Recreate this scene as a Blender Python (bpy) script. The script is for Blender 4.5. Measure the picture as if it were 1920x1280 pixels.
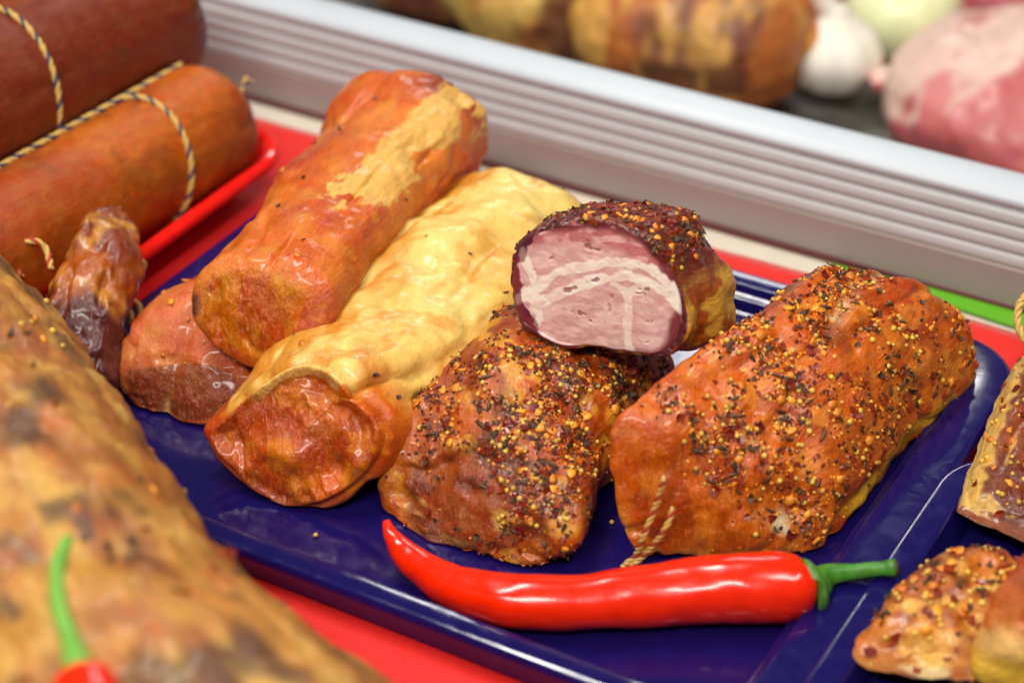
import bpy, math, random
import numpy as np
from mathutils import Vector, Matrix, Quaternion

for o in list(bpy.data.objects):
    bpy.data.objects.remove(o)

# ------------------------------------------------------------------ camera, world, lamps
# lengths below are written in "cm"; K turns them into metres
K = 0.013
FPX = 3990.0
PITCH = math.radians(33.5)
CAM = np.array([0.0, -55.0, 36.4])
scene = bpy.context.scene
COL = scene.collection

cam_d = bpy.data.cameras.new('camera')
cam_d.sensor_width = 36.0
cam_d.lens = FPX / 1920.0 * 36.0
cam_d.clip_start = 0.01
cam_d.clip_end = 50
cam_d.dof.use_dof = True
cam_d.dof.focus_distance = 59.5 * K
cam_d.dof.aperture_fstop = 5.8
cam_d.dof.aperture_blades = 8
cam = bpy.data.objects.new('camera', cam_d)
cam.location = Vector(CAM * K)
cam.rotation_euler = (math.pi / 2 - PITCH, 0, 0)
COL.objects.link(cam)
scene.camera = cam

world = bpy.data.worlds.new('World')
scene.world = world
world.use_nodes = True
bg = world.node_tree.nodes['Background']
bg.inputs[0].default_value = (1.0, 0.97, 0.93, 1)
bg.inputs[1].default_value = 0.095


def lamp(name, loc, target, sx, sy, power, col, spin=0.0):
    d = bpy.data.lights.new(name, 'AREA')
    d.shape = 'RECTANGLE'
    d.size = sx * K
    d.size_y = sy * K
    d.energy = power
    d.color = col
    o = bpy.data.objects.new(name, d)
    o.location = Vector(loc) * K
    dirv = (Vector(target) - Vector(loc)).normalized()
    q = dirv.to_track_quat('-Z', 'Y')
    o.rotation_euler = (q @ Quaternion((0, 0, 1), spin)).to_euler()
    COL.objects.link(o)
    return o


# ceiling tubes of the shop
lamp('ceiling_lamp', (-40, 25, 150), (0, -4, 0), 90, 10, 28.0, (1, 0.96, 0.9))
lamp('ceiling_lamp', (-30, -92, 112), (0, -6, 0), 80, 10, 26.0, (1, 0.94, 0.86))
lamp('ceiling_lamp', (60, -40, 150), (0, -6, 0), 80, 12, 15.0, (1, 0.94, 0.86))
lamp('ceiling_lamp', (26, 190, 122), (0, 0, 0), 64, 12, 8.0, (1, 0.98, 0.96))

vs = scene.view_settings
vs.view_transform = 'Standard'
vs.look = 'None'
vs.exposure = 0.0
vs.gamma = 1.0
scene.render.engine = 'CYCLES'

# ------------------------------------------------------------------ small maths
RX = np.array([1.0, 0, 0])
FW = np.array([0, math.cos(PITCH), -math.sin(PITCH)])
UP = np.array([0, math.sin(PITCH), math.cos(PITCH)])
rng = np.random.default_rng(7)
random.seed(7)
UD = np.array([0.868, -0.497, 0.0])      # along the front edge of the tray
VD = np.array([0.497, 0.868, 0.0])       # from the front of the tray to its back


def ray(px, py):
    return RX * (px - 960) + UP * (640 - py) + FW * FPX


def at(px, py, z):
    d = ray(px, py)
    return CAM + d * ((z - CAM[2]) / d[2])


def uvp(u, v, z=0.0):
    return UD * u + VD * v + np.array([0, 0, z])


def unit(a):
    a = np.array(a, float)
    return a / np.linalg.norm(a)


def srgb(r, g, b):
    c = np.array([r, g, b]) / 255.0
    return np.where(c <= 0.04045, c / 12.92, ((c + 0.055) / 1.055) ** 2.4)


def sm(a, b, x):
    t = np.clip((x - a) / (b - a), 0, 1)
    return t * t * (3 - 2 * t)


def _hash(ix, iy, iz, seed):
    h = (ix * 374761393 + iy * 668265263 + iz * 2147483647 + seed * 1274126177) & 0xFFFFFFFF
    h = ((h ^ (h >> 13)) * 1274126177) & 0xFFFFFFFF
    h = ((h ^ (h >> 16)) * 2246822519) & 0xFFFFFFFF
    return ((h ^ (h >> 15)) & 0xFFFFFF) / float(0xFFFFFF)


def vnoise(P, seed=0):
    P = np.asarray(P, float)
    F = np.floor(P).astype(np.int64)
    f = P - F
    f = f * f * f * (f * (f * 6 - 15) + 10)
    r = 0
    for dx in (0, 1):
        wx = f[:, 0] if dx else 1 - f[:, 0]
        for dy in (0, 1):
            wy = f[:, 1] if dy else 1 - f[:, 1]
            for dz in (0, 1):
                wz = f[:, 2] if dz else 1 - f[:, 2]
                r = r + wx * wy * wz * _hash(F[:, 0] + dx, F[:, 1] + dy, F[:, 2] + dz, seed)
    return r * 2 - 1


def fbm(P, freq=1.0, octs=3, seed=0, gain=0.5):
    P = np.asarray(P, float) * freq
    r = 0
    a = 1.0
    t = 0
    for k in range(octs):
        r = r + a * vnoise(P + 17.3 * k, seed + k)
        t += a
        a *= gain
        P = P * 2.03
    return r / t * 1.5


def ridge(P, freq=1.0, octs=3, seed=0):
    P = np.asarray(P, float) * freq
    r = 0
    a = 1.0
    t = 0
    for k in range(octs):
        r = r + a * (1 - np.abs(vnoise(P + 9.1 * k, seed + k)) * 1.6)
        t += a
        a *= 0.5
        P = P * 2.1
    return r / t


def mixc(a, b, m):
    a = np.asarray(a, float)
    b = np.asarray(b, float)
    m = np.asarray(m)[:, None]
    return a * (1 - m) + b * m


def crom(pts, n, closed=False):
    """resample a polyline through Catmull-Rom, evenly by length"""
    P = np.array(pts, float)
    if closed:
        Q = np.vstack([P[-1], P, P[0], P[1]])
    else:
        Q = np.vstack([2 * P[0] - P[1], P, 2 * P[-1] - P[-2]])
    out = []
    for i in range(1, len(Q) - 2):
        p0, p1, p2, p3 = Q[i - 1], Q[i], Q[i + 1], Q[i + 2]
        for t in np.linspace(0, 1, 24, endpoint=False):
            out.append(0.5 * (2 * p1 + (p2 - p0) * t + (2 * p0 - 5 * p1 + 4 * p2 - p3) * t * t + (3 * p1 - p0 - 3 * p2 + p3) * t ** 3))
    out.append(Q[-2])
    out = np.array(out)
    L = np.concatenate([[0], np.cumsum(np.linalg.norm(np.diff(out, axis=0), axis=1))])
    g = np.linspace(0, L[-1], n + 1 if closed else n)
    if closed:
        g = g[:-1]
    return np.stack([np.interp(g, L, out[:, k]) for k in range(P.shape[1])], 1)


# ------------------------------------------------------------------ scene objects
def tag(o, label=None, cat=None, group=None, kind=None):
    if label:
        o['label'] = label
    if cat:
        o['category'] = cat
    if group:
        o['group'] = group
    if kind:
        o['kind'] = kind
    return o


def empty(name, base, label=None, cat=None, group=None):
    o = bpy.data.objects.new(name, None)
    o.empty_display_size = 0.01
    o.location = Vector(np.asarray(base, float) * K)
    COL.objects.link(o)
    o['base'] = [float(x) for x in base]
    return tag(o, label, cat, group)


def origin(o):
    r = np.zeros(3)
    while o is not None:
        if 'base' in o:
            r = np.array(o['base'][:])
            break
        o = o.parent
    return r


def mesh_obj(name, V, Fc, mat, parent=None, smooth=True, attrs=None, origin_at=None):
    """V in cm, world coordinates; the mesh is stored relative to its thing's base"""
    base = origin(parent) if parent is not None else (np.zeros(3) if origin_at is None else np.asarray(origin_at, float))
    me = bpy.data.meshes.new(name)
    W = (np.asarray(V, float) - base) * K
    me.from_pydata(W.tolist(), [], [list(map(int, f)) for f in Fc])
    if smooth:
        me.polygons.foreach_set('use_smooth', [True] * len(me.polygons))
    if attrs:
        for an, arr in attrs.items():
            if an == 'col':
                a = me.attributes.new('col', 'FLOAT_COLOR', 'POINT')
                A = np.ones((len(W), 4), np.float32)
                A[:, :3] = np.clip(arr, 0, 1)
                a.data.foreach_set('color', A.ravel())
            elif arr.ndim == 2:
                a = me.attributes.new(an, 'FLOAT_VECTOR', 'POINT')
                a.data.foreach_set('vector', arr.astype(np.float32).ravel())
            else:
                a = me.attributes.new(an, 'FLOAT', 'POINT')
                a.data.foreach_set('value', arr.astype(np.float32))
    me.update()
    o = bpy.data.objects.new(name, me)
    if mat:
        me.materials.append(mat)
    COL.objects.link(o)
    if parent is not None:
        o.parent = parent
    else:
        o.location = Vector(base * K)
        o['base'] = [float(x) for x in base]
    return o


def normals(V, quads):
    Q = np.asarray(quads)
    n = np.cross(V[Q[:, 2]] - V[Q[:, 0]], V[Q[:, 3]] - V[Q[:, 1]])
    N = np.zeros_like(V)
    for k in range(4):
        np.add.at(N, Q[:, k], n)
    return N / np.maximum(np.linalg.norm(N, axis=1), 1e-12)[:, None]


# ------------------------------------------------------------------ materials
def new_mat(name):
    m = bpy.data.materials.new(name)
    m.use_nodes = True
    nt = m.node_tree
    return m, nt, nt.nodes['Principled BSDF']


def setp(b, **kw):
    for k, v in kw.items():
        b.inputs[k.replace('_', ' ')].default_value = v


def node(nt, t, **kw):
    n = nt.nodes.new(t)
    for k, v in kw.items():
        setattr(n, k, v)
    return n


def lnk(nt, a, b):
    nt.links.new(a, b)


def noise(nt, vec, scale, detail=3, rough=0.55, dist=0.0):
    n = node(nt, 'ShaderNodeTexNoise')
    n.inputs['Scale'].default_value = scale
    n.inputs['Detail'].default_value = detail
    n.inputs['Roughness'].default_value = rough
    n.inputs['Distortion'].default_value = dist
    if vec is not None:
        lnk(nt, vec, n.inputs['Vector'])
    return n.outputs['Fac']


def maprange(nt, val, a, b, c, d):
    n = node(nt, 'ShaderNodeMapRange')
    lnk(nt, val, n.inputs[0])
    for i, v in enumerate((a, b, c, d)):
        n.inputs[i + 1].default_value = v
    return n.outputs[0]


def vmap(nt, vec, scale):
    n = node(nt, 'ShaderNodeMapping')
    n.inputs['Scale'].default_value = scale
    lnk(nt, vec, n.inputs['Vector'])
    return n.outputs[0]


def meat_mat(name, sss=0.25, rough=(0.28, 0.6), bump=0.5, fibre=(0.5, 3.0, 3.0), grain=0.35, coat=0.12, spec=0.5,
             fine=1.0, sat=1.05, hue0=0.0, veins=0.3, fray=None):
    """wet smoked meat: own colour in 'col', fibre-aligned coordinates (cm) in 'fc'"""
    m, nt, b = new_mat(name)
    ca = node(nt, 'ShaderNodeAttribute', attribute_name='col')
    fa = node(nt, 'ShaderNodeAttribute', attribute_name='fc')
    fc = fa.outputs['Vector']
    fib = vmap(nt, fc, fibre)
    n1 = noise(nt, fib, 3.2, 5, 0.62, 0.6)
    n2 = noise(nt, fc, 9.0 * fine, 4, 0.6, 0.2)
    n3 = noise(nt, fc, 1.6, 3, 0.5, 0.3)
    # colour variation
    v1 = maprange(nt, n1, 0.25, 0.75, 1 - grain, 1 + grain * 0.8)
    v2 = maprange(nt, n2, 0.25, 0.75, 1 - grain * 0.45, 1 + grain * 0.4)
    mu = node(nt, 'ShaderNodeMath', operation='MULTIPLY')
    lnk(nt, v1, mu.inputs[0])
    lnk(nt, v2, mu.inputs[1])
    hs = node(nt, 'ShaderNodeHueSaturation')
    lnk(nt, ca.outputs['Color'], hs.inputs['Color'])
    lnk(nt, mu.outputs[0], hs.inputs['Value'])
    hs.inputs['Saturation'].default_value = sat
    hue = maprange(nt, n3, 0.2, 0.8, 0.491 + hue0, 0.514 + hue0)
    lnk(nt, hue, hs.inputs['Hue'])
    out = hs.outputs[0]
    if veins:
        vn = noise(nt, vmap(nt, fc, tuple(x * 2.2 for x in fibre)), 3.0, 4, 0.7, 1.2)
        mx = node(nt, 'ShaderNodeMix', data_type='RGBA')
        lnk(nt, maprange(nt, vn, 0.54, 0.68, 0.0, veins), mx.inputs['Factor'])
        lnk(nt, out, mx.inputs['A'])
        lit = node(nt, 'ShaderNodeMix', data_type='RGBA')
        lit.inputs['Factor'].default_value = 0.5
        lnk(nt, out, lit.inputs['A'])
        lit.inputs['B'].default_value = (*srgb(240, 196, 130), 1)
        lnk(nt, lit.outputs['Result'], mx.inputs['B'])
        out = mx.outputs['Result']
        dk = node(nt, 'ShaderNodeMix', data_type='RGBA', blend_type='MULTIPLY')
        lnk(nt, maprange(nt, vn, 0.44, 0.3, 0.0, veins * 1.6), dk.inputs['Factor'])
        lnk(nt, out, dk.inputs['A'])
        dk.inputs['B'].default_value = (0.62, 0.42, 0.36, 1)
        out = dk.outputs['Result']
    if fray is not None:
        fm = node(nt, 'ShaderNodeAttribute', attribute_name='fatm')
        f1 = noise(nt, vmap(nt, fc, (0.8, 1.6, 1.6)), 3.2, 6, 0.68, 0.8)
        sm_ = node(nt, 'ShaderNodeMath', operation='ADD')
        lnk(nt, fm.outputs['Fac'], sm_.inputs[0])
        lnk(nt, maprange(nt, f1, 0.25, 0.75, -0.42, 0.42), sm_.inputs[1])
        mx = node(nt, 'ShaderNodeMix', data_type='RGBA')
        lnk(nt, maprange(nt, sm_.outputs[0], 0.46, 0.6, 0.0, 0.95), mx.inputs['Factor'])
        lnk(nt, out, mx.inputs['A'])
        fh = node(nt, 'ShaderNodeHueSaturation')
        fh.inputs['Color'].default_value = (*fray, 1)
        lnk(nt, v2, fh.inputs['Value'])
        lnk(nt, fh.outputs[0], mx.inputs['B'])
        out = mx.outputs['Result']
    lnk(nt, out, b.inputs['Base Color'])
    r = maprange(nt, n3, 0.3, 0.7, rough[0], rough[1])
    r2 = maprange(nt, n2, 0.3, 0.7, -0.08, 0.1)
    ad = node(nt, 'ShaderNodeMath', operation='ADD')
    lnk(nt, r, ad.inputs[0])
    lnk(nt, r2, ad.inputs[1])
    lnk(nt, ad.outputs[0], b.inputs['Roughness'])
    setp(b, Subsurface_Weight=sss, Subsurface_Scale=0.004, Coat_Weight=coat, Coat_Roughness=0.15, Specular_IOR_Level=spec)
    b.inputs['Subsurface Radius'].default_value = (1.0, 0.4, 0.2)
    h = node(nt, 'ShaderNodeMath', operation='MULTIPLY_ADD')
    lnk(nt, n1, h.inputs[0])
    h.inputs[1].default_value = 2.0
    lnk(nt, maprange(nt, n2, 0, 1, 0, 0.35), h.inputs[2])
    bp = node(nt, 'ShaderNodeBump')
    bp.inputs['Strength'].default_value = bump
    bp.inputs['Distance'].default_value = 0.0012
    lnk(nt, h.outputs[0], bp.inputs['Height'])
    lnk(nt, bp.outputs[0], b.inputs['Normal'])
    return m


def plain(name, col, rough=0.4, vary=0.15, scale=300.0, bump=0.0, sss=0.0, spec=0.5, coat=0.0, metallic=0.0, rv=0.1, random_tint=0.0):
    m, nt, b = new_mat(name)
    tc = node(nt, 'ShaderNodeTexCoord')
    n = noise(nt, tc.outputs['Object'], scale, 4, 0.6)
    hs = node(nt, 'ShaderNodeHueSaturation')
    hs.inputs['Color'].default_value = (*col, 1)
    v = maprange(nt, n, 0.25, 0.75, 1 - vary, 1 + vary)
    if random_tint:
        oi = node(nt, 'ShaderNodeObjectInfo')
        rr = maprange(nt, oi.outputs['Random'], 0, 1, 1 - random_tint, 1 + random_tint)
        mu = node(nt, 'ShaderNodeMath', operation='MULTIPLY')
        lnk(nt, v, mu.inputs[0])
        lnk(nt, rr, mu.inputs[1])
        v = mu.outputs[0]
        hh = maprange(nt, oi.outputs['Random'], 0, 1, 0.49, 0.512)
        lnk(nt, hh, hs.inputs['Hue'])
    lnk(nt, v, hs.inputs['Value'])
    lnk(nt, hs.outputs[0], b.inputs['Base Color'])
    r = maprange(nt, n, 0.3, 0.7, max(0.03, rough - rv), rough + rv)
    lnk(nt, r, b.inputs['Roughness'])
    setp(b, Specular_IOR_Level=spec, Coat_Weight=coat, Metallic=metallic, Subsurface_Weight=sss, Subsurface_Scale=0.003)
    b.inputs['Subsurface Radius'].default_value = (1, 0.5, 0.3)
    if bump:
        bp = node(nt, 'ShaderNodeBump')
        bp.inputs['Strength'].default_value = bump
        bp.inputs['Distance'].default_value = 0.001
        lnk(nt, n, bp.inputs['Height'])
        lnk(nt, bp.outputs[0], b.inputs['Normal'])
    return m


def tray_mat(name, col, scale=60.0):
    """moulded plastic with smears of grease and fine scuffs"""
    m, nt, b = new_mat(name)
    tc = node(nt, 'ShaderNodeTexCoord')
    P = tc.outputs['Object']
    n = noise(nt, P, scale, 5, 0.65, 1.2)
    fine = noise(nt, vmap(nt, P, (400, 2200, 900)), 1.0, 3, 0.6)
    hs = node(nt, 'ShaderNodeHueSaturation')
    hs.inputs['Color'].default_value = (*col, 1)
    lnk(nt, maprange(nt, n, 0.3, 0.7, 0.9, 1.12), hs.inputs['Value'])
    lnk(nt, hs.outputs[0], b.inputs['Base Color'])
    r = maprange(nt, n, 0.4, 0.75, 0.06, 0.2)
    r2 = maprange(nt, fine, 0.4, 0.75, 0.0, 0.06)
    ad = node(nt, 'ShaderNodeMath', operation='ADD')
    lnk(nt, r, ad.inputs[0])
    lnk(nt, r2, ad.inputs[1])
    lnk(nt, ad.outputs[0], b.inputs['Roughness'])
    bp = node(nt, 'ShaderNodeBump')
    bp.inputs['Strength'].default_value = 0.05
    bp.inputs['Distance'].default_value = 0.0006
    lnk(nt, n, bp.inputs['Height'])
    lnk(nt, bp.outputs[0], b.inputs['Normal'])
    setp(b, Specular_IOR_Level=0.38)
    return m


def cloth_mat(name, col, sheen=0.4):
    m, nt, b = new_mat(name)
    tc = node(nt, 'ShaderNodeTexCoord')
    P = tc.outputs['Object']
    w1 = node(nt, 'ShaderNodeTexWave')
    w1.wave_type = 'BANDS'
    w1.bands_direction = 'DIAGONAL'
    w1.inputs['Scale'].default_value = 420
    w1.inputs['Distortion'].default_value = 1.5
    lnk(nt, P, w1.inputs['Vector'])
    n = noise(nt, P, 900, 3, 0.6)
    n2 = noise(nt, P, 40, 3, 0.5)
    hs = node(nt, 'ShaderNodeHueSaturation')
    hs.inputs['Color'].default_value = (*col, 1)
    ad = node(nt, 'ShaderNodeMath', operation='MULTIPLY_ADD')
    lnk(nt, w1.outputs['Fac'], ad.inputs[0])
    ad.inputs[1].default_value = 0.5
    lnk(nt, n, ad.inputs[2])
    lnk(nt, maprange(nt, ad.outputs[0], 0.3, 1.2, 0.78, 1.15), hs.inputs['Value'])
    lnk(nt, hs.outputs[0], b.inputs['Base Color'])
    lnk(nt, maprange(nt, n2, 0.3, 0.7, 0.4, 0.6), b.inputs['Roughness'])
    setp(b, Sheen_Weight=sheen, Sheen_Roughness=0.4, Specular_IOR_Level=0.4)
    b.inputs['Sheen Tint'].default_value = (1, 0.6, 0.55, 1)
    bp = node(nt, 'ShaderNodeBump')
    bp.inputs['Strength'].default_value = 0.35
    bp.inputs['Distance'].default_value = 0.0006
    lnk(nt, ad.outputs[0], bp.inputs['Height'])
    lnk(nt, bp.outputs[0], b.inputs['Normal'])
    return m


M = {}
M['meat'] = meat_mat('smoked_meat', sss=0.3, rough=(0.2, 0.42), bump=0.42, grain=0.2, coat=0.3)
M['fat'] = meat_mat('smoked_fat', sss=0.4, rough=(0.24, 0.48), bump=0.3, fibre=(0.8, 1.4, 1.4), grain=0.10, coat=0.3, veins=0.12)
M['end'] = meat_mat('lean_end', sss=0.3, rough=(0.2, 0.4), bump=0.7, fibre=(2.0, 1.6, 0.4), grain=0.22, coat=0.3, veins=0.4)
M['spiced'] = meat_mat('spiced_meat', sss=0.3, rough=(0.2, 0.42), bump=0.45, fibre=(0.7, 1.8, 1.8), grain=0.24, coat=0.3)
M['cut'] = meat_mat('cut_face', sss=0.35, rough=(0.34, 0.55), bump=0.14, fibre=(1.2, 1.0, 2.0), grain=0.10, coat=0.05, spec=0.4, fine=1.6, sat=1.0, hue0=-0.006, veins=0.0)
M['sausage'] = meat_mat('sausage_casing', sss=0.1, rough=(0.36, 0.5), bump=0.22, fibre=(0.6, 1.2, 1.2), grain=0.22, coat=0.05, veins=0.12)
M['knuckle'] = meat_mat('dark_smoked_skin', sss=0.15, rough=(0.2, 0.4), bump=0.4, fibre=(0.6, 1.5, 1.5), grain=0.25, coat=0.3, veins=0.08)
M['frayed'] = meat_mat('smoked_meat_frayed_fat', sss=0.3, rough=(0.2, 0.42), bump=0.42, grain=0.2, coat=0.3, fray=srgb(226, 176, 88))
M['blur'] = meat_mat('rolled_meat', sss=0.15, rough=(0.35, 0.6), bump=0.5, fibre=(0.6, 1.4, 1.4), grain=0.3, coat=0.1, sat=1.0, veins=0.1)
M['chilli'] = plain('chilli_skin', srgb(232, 36, 0), rough=0.22, vary=0.10, scale=110, bump=0.12, spec=0.5, coat=0.2, sss=0.08, rv=0.05)
M['stem'] = plain('chilli_stem', srgb(62, 126, 34), rough=0.4, vary=0.3, scale=260, bump=0.3, sss=0.1)
M['calyx'] = plain('chilli_calyx', srgb(74, 122, 40), rough=0.45, vary=0.25, scale=300, bump=0.2)
M['mustard'] = plain('mustard_seed', srgb(206, 164, 66), rough=0.4, vary=0.12, scale=500, random_tint=0.28, sss=0.1)
M['flake_r'] = plain('chilli_flake_red', srgb(136, 44, 20), rough=0.34, vary=0.35, scale=420, random_tint=0.5)
M['flake_o'] = plain('chilli_flake_orange', srgb(228, 138, 40), rough=0.35, vary=0.2, scale=420, random_tint=0.25, sss=0.1)
M['cumin'] = plain('cumin_seed', srgb(84, 56, 32), rough=0.55, vary=0.3, scale=700, random_tint=0.4)
M['herb'] = plain('dried_herb', srgb(74, 50, 28), rough=0.7, vary=0.35, scale=600, random_tint=0.45)
M['twine'] = plain('twine', srgb(206, 170, 92), rough=0.75, vary=0.25, scale=900, bump=0.4)
M['twine_blue'] = plain('twine_blue', srgb(62, 64, 96), rough=0.75, vary=0.25, scale=900, bump=0.4)
M['twine_red'] = plain('twine_red', srgb(176, 60, 44), rough=0.75, vary=0.25, scale=900, bump=0.4)
M['tray'] = tray_mat('navy_tray', srgb(22, 15, 78))
M['redtray'] = tray_mat('red_tray', srgb(226, 26, 18))
M['cloth'] = cloth_mat('red_cloth', srgb(226, 30, 26))
M['green'] = cloth_mat('green_cloth', srgb(90, 170, 20), 0.2)
M['counter'] = plain('counter_top', srgb(206, 196, 180), rough=0.4, vary=0.06, scale=30)
M['gasket'] = plain('gasket', srgb(96, 44, 48), rough=0.5, vary=0.1)
M['rail'] = plain('rail_plastic', srgb(184, 184, 187), rough=0.45, vary=0.03, scale=40, spec=0.5, rv=0.04)
M['rail_low'] = plain('rail_lower', srgb(158, 146, 142), rough=0.42, vary=0.04, scale=40, rv=0.04)
M['rail_top'] = plain('rail_top', srgb(196, 204, 212), rough=0.45, vary=0.02, scale=40, spec=0.5, rv=0.03)
M['case'] = plain('case_floor', srgb(96, 92, 88), rough=0.35, vary=0.12, scale=40)
M['garlic'] = plain('garlic_skin', srgb(236, 232, 218), rough=0.5, vary=0.06, scale=60, sss=0.2)
M['onion'] = plain('onion_flesh', srgb(232, 238, 190), rough=0.3, vary=0.05, scale=60, sss=0.3)


# ------------------------------------------------------------------ lofted meat
def ring(base, s, w, pts):
    """closed outline in the plane base + a*s + b*w; ('p', x, y) gives a point of it by where it is seen"""
    B = np.array(base, float)
    s = np.array([s[0], s[1], 0.0])
    s = s / np.linalg.norm(s)
    w = np.array(w, float)
    n = np.cross(s, w)
    out = []
    for p in pts:
        if p[0] == 'p':
            d = ray(p[1], p[2])
            t = ((B - CAM) @ n) / (d @ n)
            out.append(CAM + d * t)
        else:
            out.append(B + p[0] * s + p[1] * w)
    return np.array(out)


def loft(rings, n=200, m=130, caps=40, fillet=(0.6, 0.6), bulge=(0.15, 0.15), zmin=None):
    R = [crom(r, n, True) for r in rings]
    R = np.array(R)                                   # S,n,3
    cen = R.mean(1)
    L = np.concatenate([[0], np.cumsum(np.linalg.norm(np.diff(cen, axis=0), axis=1))])
    tot = L[-1]
    u = np.linspace(0, 1, m)
    u = 0.5 * u + 0.5 * (0.5 - 0.5 * np.cos(np.pi * u))      # denser at the ends
    g = u * tot
    # cubic (Catmull-Rom over the stations)
    body = np.zeros((m, n, 3))
    S = len(R)
    ext = np.concatenate([[2 * R[0] - R[1]], R, [2 * R[-1] - R[-2]]])
    for i, x in enumerate(g):
        k = min(np.searchsorted(L, x, 'right') - 1, S - 2)
        t = (x - L[k]) / max(L[k + 1] - L[k], 1e-9)
        p0, p1, p2, p3 = ext[k], ext[k + 1], ext[k + 2], ext[k + 3]
        body[i] = 0.5 * (2 * p1 + (p2 - p0) * t + (2 * p0 - 5 * p1 + 4 * p2 - p3) * t * t + (3 * p1 - p0 - 3 * p2 + p3) * t ** 3)
    c = body.mean(1)
    hw = np.linalg.norm(body - c[:, None], axis=2).mean(1)
    for i in range(m):
        sc = 1.0
        for d, rf in ((g[i], fillet[0]), (tot - g[i], fillet[1])):
            if rf > 0 and d < rf:
                q = 1 - d / rf
                sc *= 1 - min(0.9, rf / hw[i]) * (1 - math.sqrt(max(0, 1 - q * q)))
        body[i] = c[i] + (body[i] - c[i]) * sc
    # axis
    a0 = unit(c[min(3, m - 1)] - c[0])
    a1 = unit(c[-1] - c[-4])
    front, back = [], []
    for q in np.linspace(0, 1, caps + 1)[1:]:
        r = 1 - q
        if q == 1:
            r = 0.004
        front.append(c[0] + (body[0] - c[0]) * r - a0 * bulge[0] * (1 - r * r))
        back.append(c[-1] + (body[-1] - c[-1]) * r + a1 * bulge[1] * (1 - r * r))
    rows = front[::-1] + [body[i] for i in range(m)] + back
    V = np.array(rows).reshape(-1, 3)
    nr = len(rows)
    idx = np.arange(nr * n).reshape(nr, n)
    Q = np.stack([idx[:-1], np.roll(idx, -1, 1)[:-1], np.roll(idx, -1, 1)[1:], idx[1:]], -1).reshape(-1, 4)
    row = np.repeat(np.arange(nr), n)
    info = {
        'row': row, 'ang': np.tile(np.arange(n) / n, nr),
        't': np.clip((row - caps) / (m - 1), 0, 1),
        'cap': np.clip((caps - row) / caps, 0, 1), 'capb': np.clip((row - caps - m + 1) / caps, 0, 1),
        'frow': np.repeat(np.arange(nr - 1), n), 'caps': caps, 'm': m, 'len': tot, 'd': np.interp(np.clip((row - caps) / (m - 1), 0, 1), np.linspace(0, 1, m), g),
        'axis': unit(c[-1] - c[0]), 'c0': c[0], 'n': n,
        'depth': np.concatenate([np.repeat(hw[0] * np.linspace(0, 1, caps + 1)[1:][::-1], n), np.zeros(m * n), np.repeat(hw[-1] * np.linspace(0, 1, caps + 1)[1:], n)]),
    }
    N = normals(V, Q)
    # outward
    if ((V - V.mean(0)) * N).sum() < 0:
        Q = Q[:, ::-1]
        N = -N
    info['N'] = N
    ax = info['axis']
    sd = unit(np.cross(ax, [0, 0, 1]))
    up = np.cross(sd, ax)
    loc = V - c[0]
    info['A'] = loc @ ax
    info['S'] = loc @ sd
    info['H'] = loc @ up
    info['fc'] = np.stack([info['A'], info['S'], info['H']], 1)
    return V, Q, info


def build_meat(thing, parts, V, Q, info, disp=None, colour=None, zmin=None):
    """parts: (name, material, face selector) ; returns displaced V and normals"""
    N = info['N']
    if disp is not None:
        V = V + N * disp(V, N, info)[:, None]
    if zmin is not None:
        z = V[:, 2]
        V[:, 2] = np.where(z < zmin + 0.25, zmin + 0.25 * np.exp((np.minimum(z, zmin + 0.25) - zmin - 0.25) / 0.25), z)
    N = normals(V, Q)
    info['N'] = N
    info['P'] = V
    col = colour(V, N, info)
    made = []
    for name, mat, sel in parts:
        f = Q[sel(info)] if sel is not None else Q
        used = np.unique(f)
        remap = -np.ones(len(V), int)
        remap[used] = np.arange(len(used))
        made.append(mesh_obj(name, V[used], remap[f], mat, thing, attrs=dict({'col': col[used], 'fc': info['fc'][used]}, **({'fatm': info['fatm'][used]} if 'fatm' in info else {}))))
    return V, N, made


def front_faces(i):
    return i['frow'] < i['caps']


def rest_faces(i):
    return i['frow'] >= i['caps']


# ------------------------------------------------------------------ spices
def proto(name, V, Fc, mat, smooth=True):
    me = bpy.data.meshes.new(name)
    me.from_pydata((np.asarray(V) * K).tolist(), [], Fc)
    me.polygons.foreach_set('use_smooth', [smooth] * len(me.polygons))
    me.materials.append(mat)
    me.update()
    return me


def ball(r=0.1, sub=1, squash=1.0):
    V = [(1, 0, 0), (-1, 0, 0), (0, 1, 0), (0, -1, 0), (0, 0, 1), (0, 0, -1)]
    F = [(0, 2, 4), (2, 1, 4), (1, 3, 4), (3, 0, 4), (2, 0, 5), (1, 2, 5), (3, 1, 5), (0, 3, 5)]
    V = [np.array(v, float) for v in V]
    for _ in range(sub):
        nf = []
        cache = {}

        def mid(a, b):
            k = (min(a, b), max(a, b))
            if k not in cache:
                cache[k] = len(V)
                V.append(unit(V[a] + V[b]))
            return cache[k]
        for a, b, c in F:
            x, y, z = mid(a, b), mid(b, c), mid(c, a)
            nf += [(a, x, z), (x, b, y), (z, y, c), (x, y, z)]
        F = nf
    A = np.array(V) * r
    A[:, 2] *= squash
    return A, F


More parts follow.
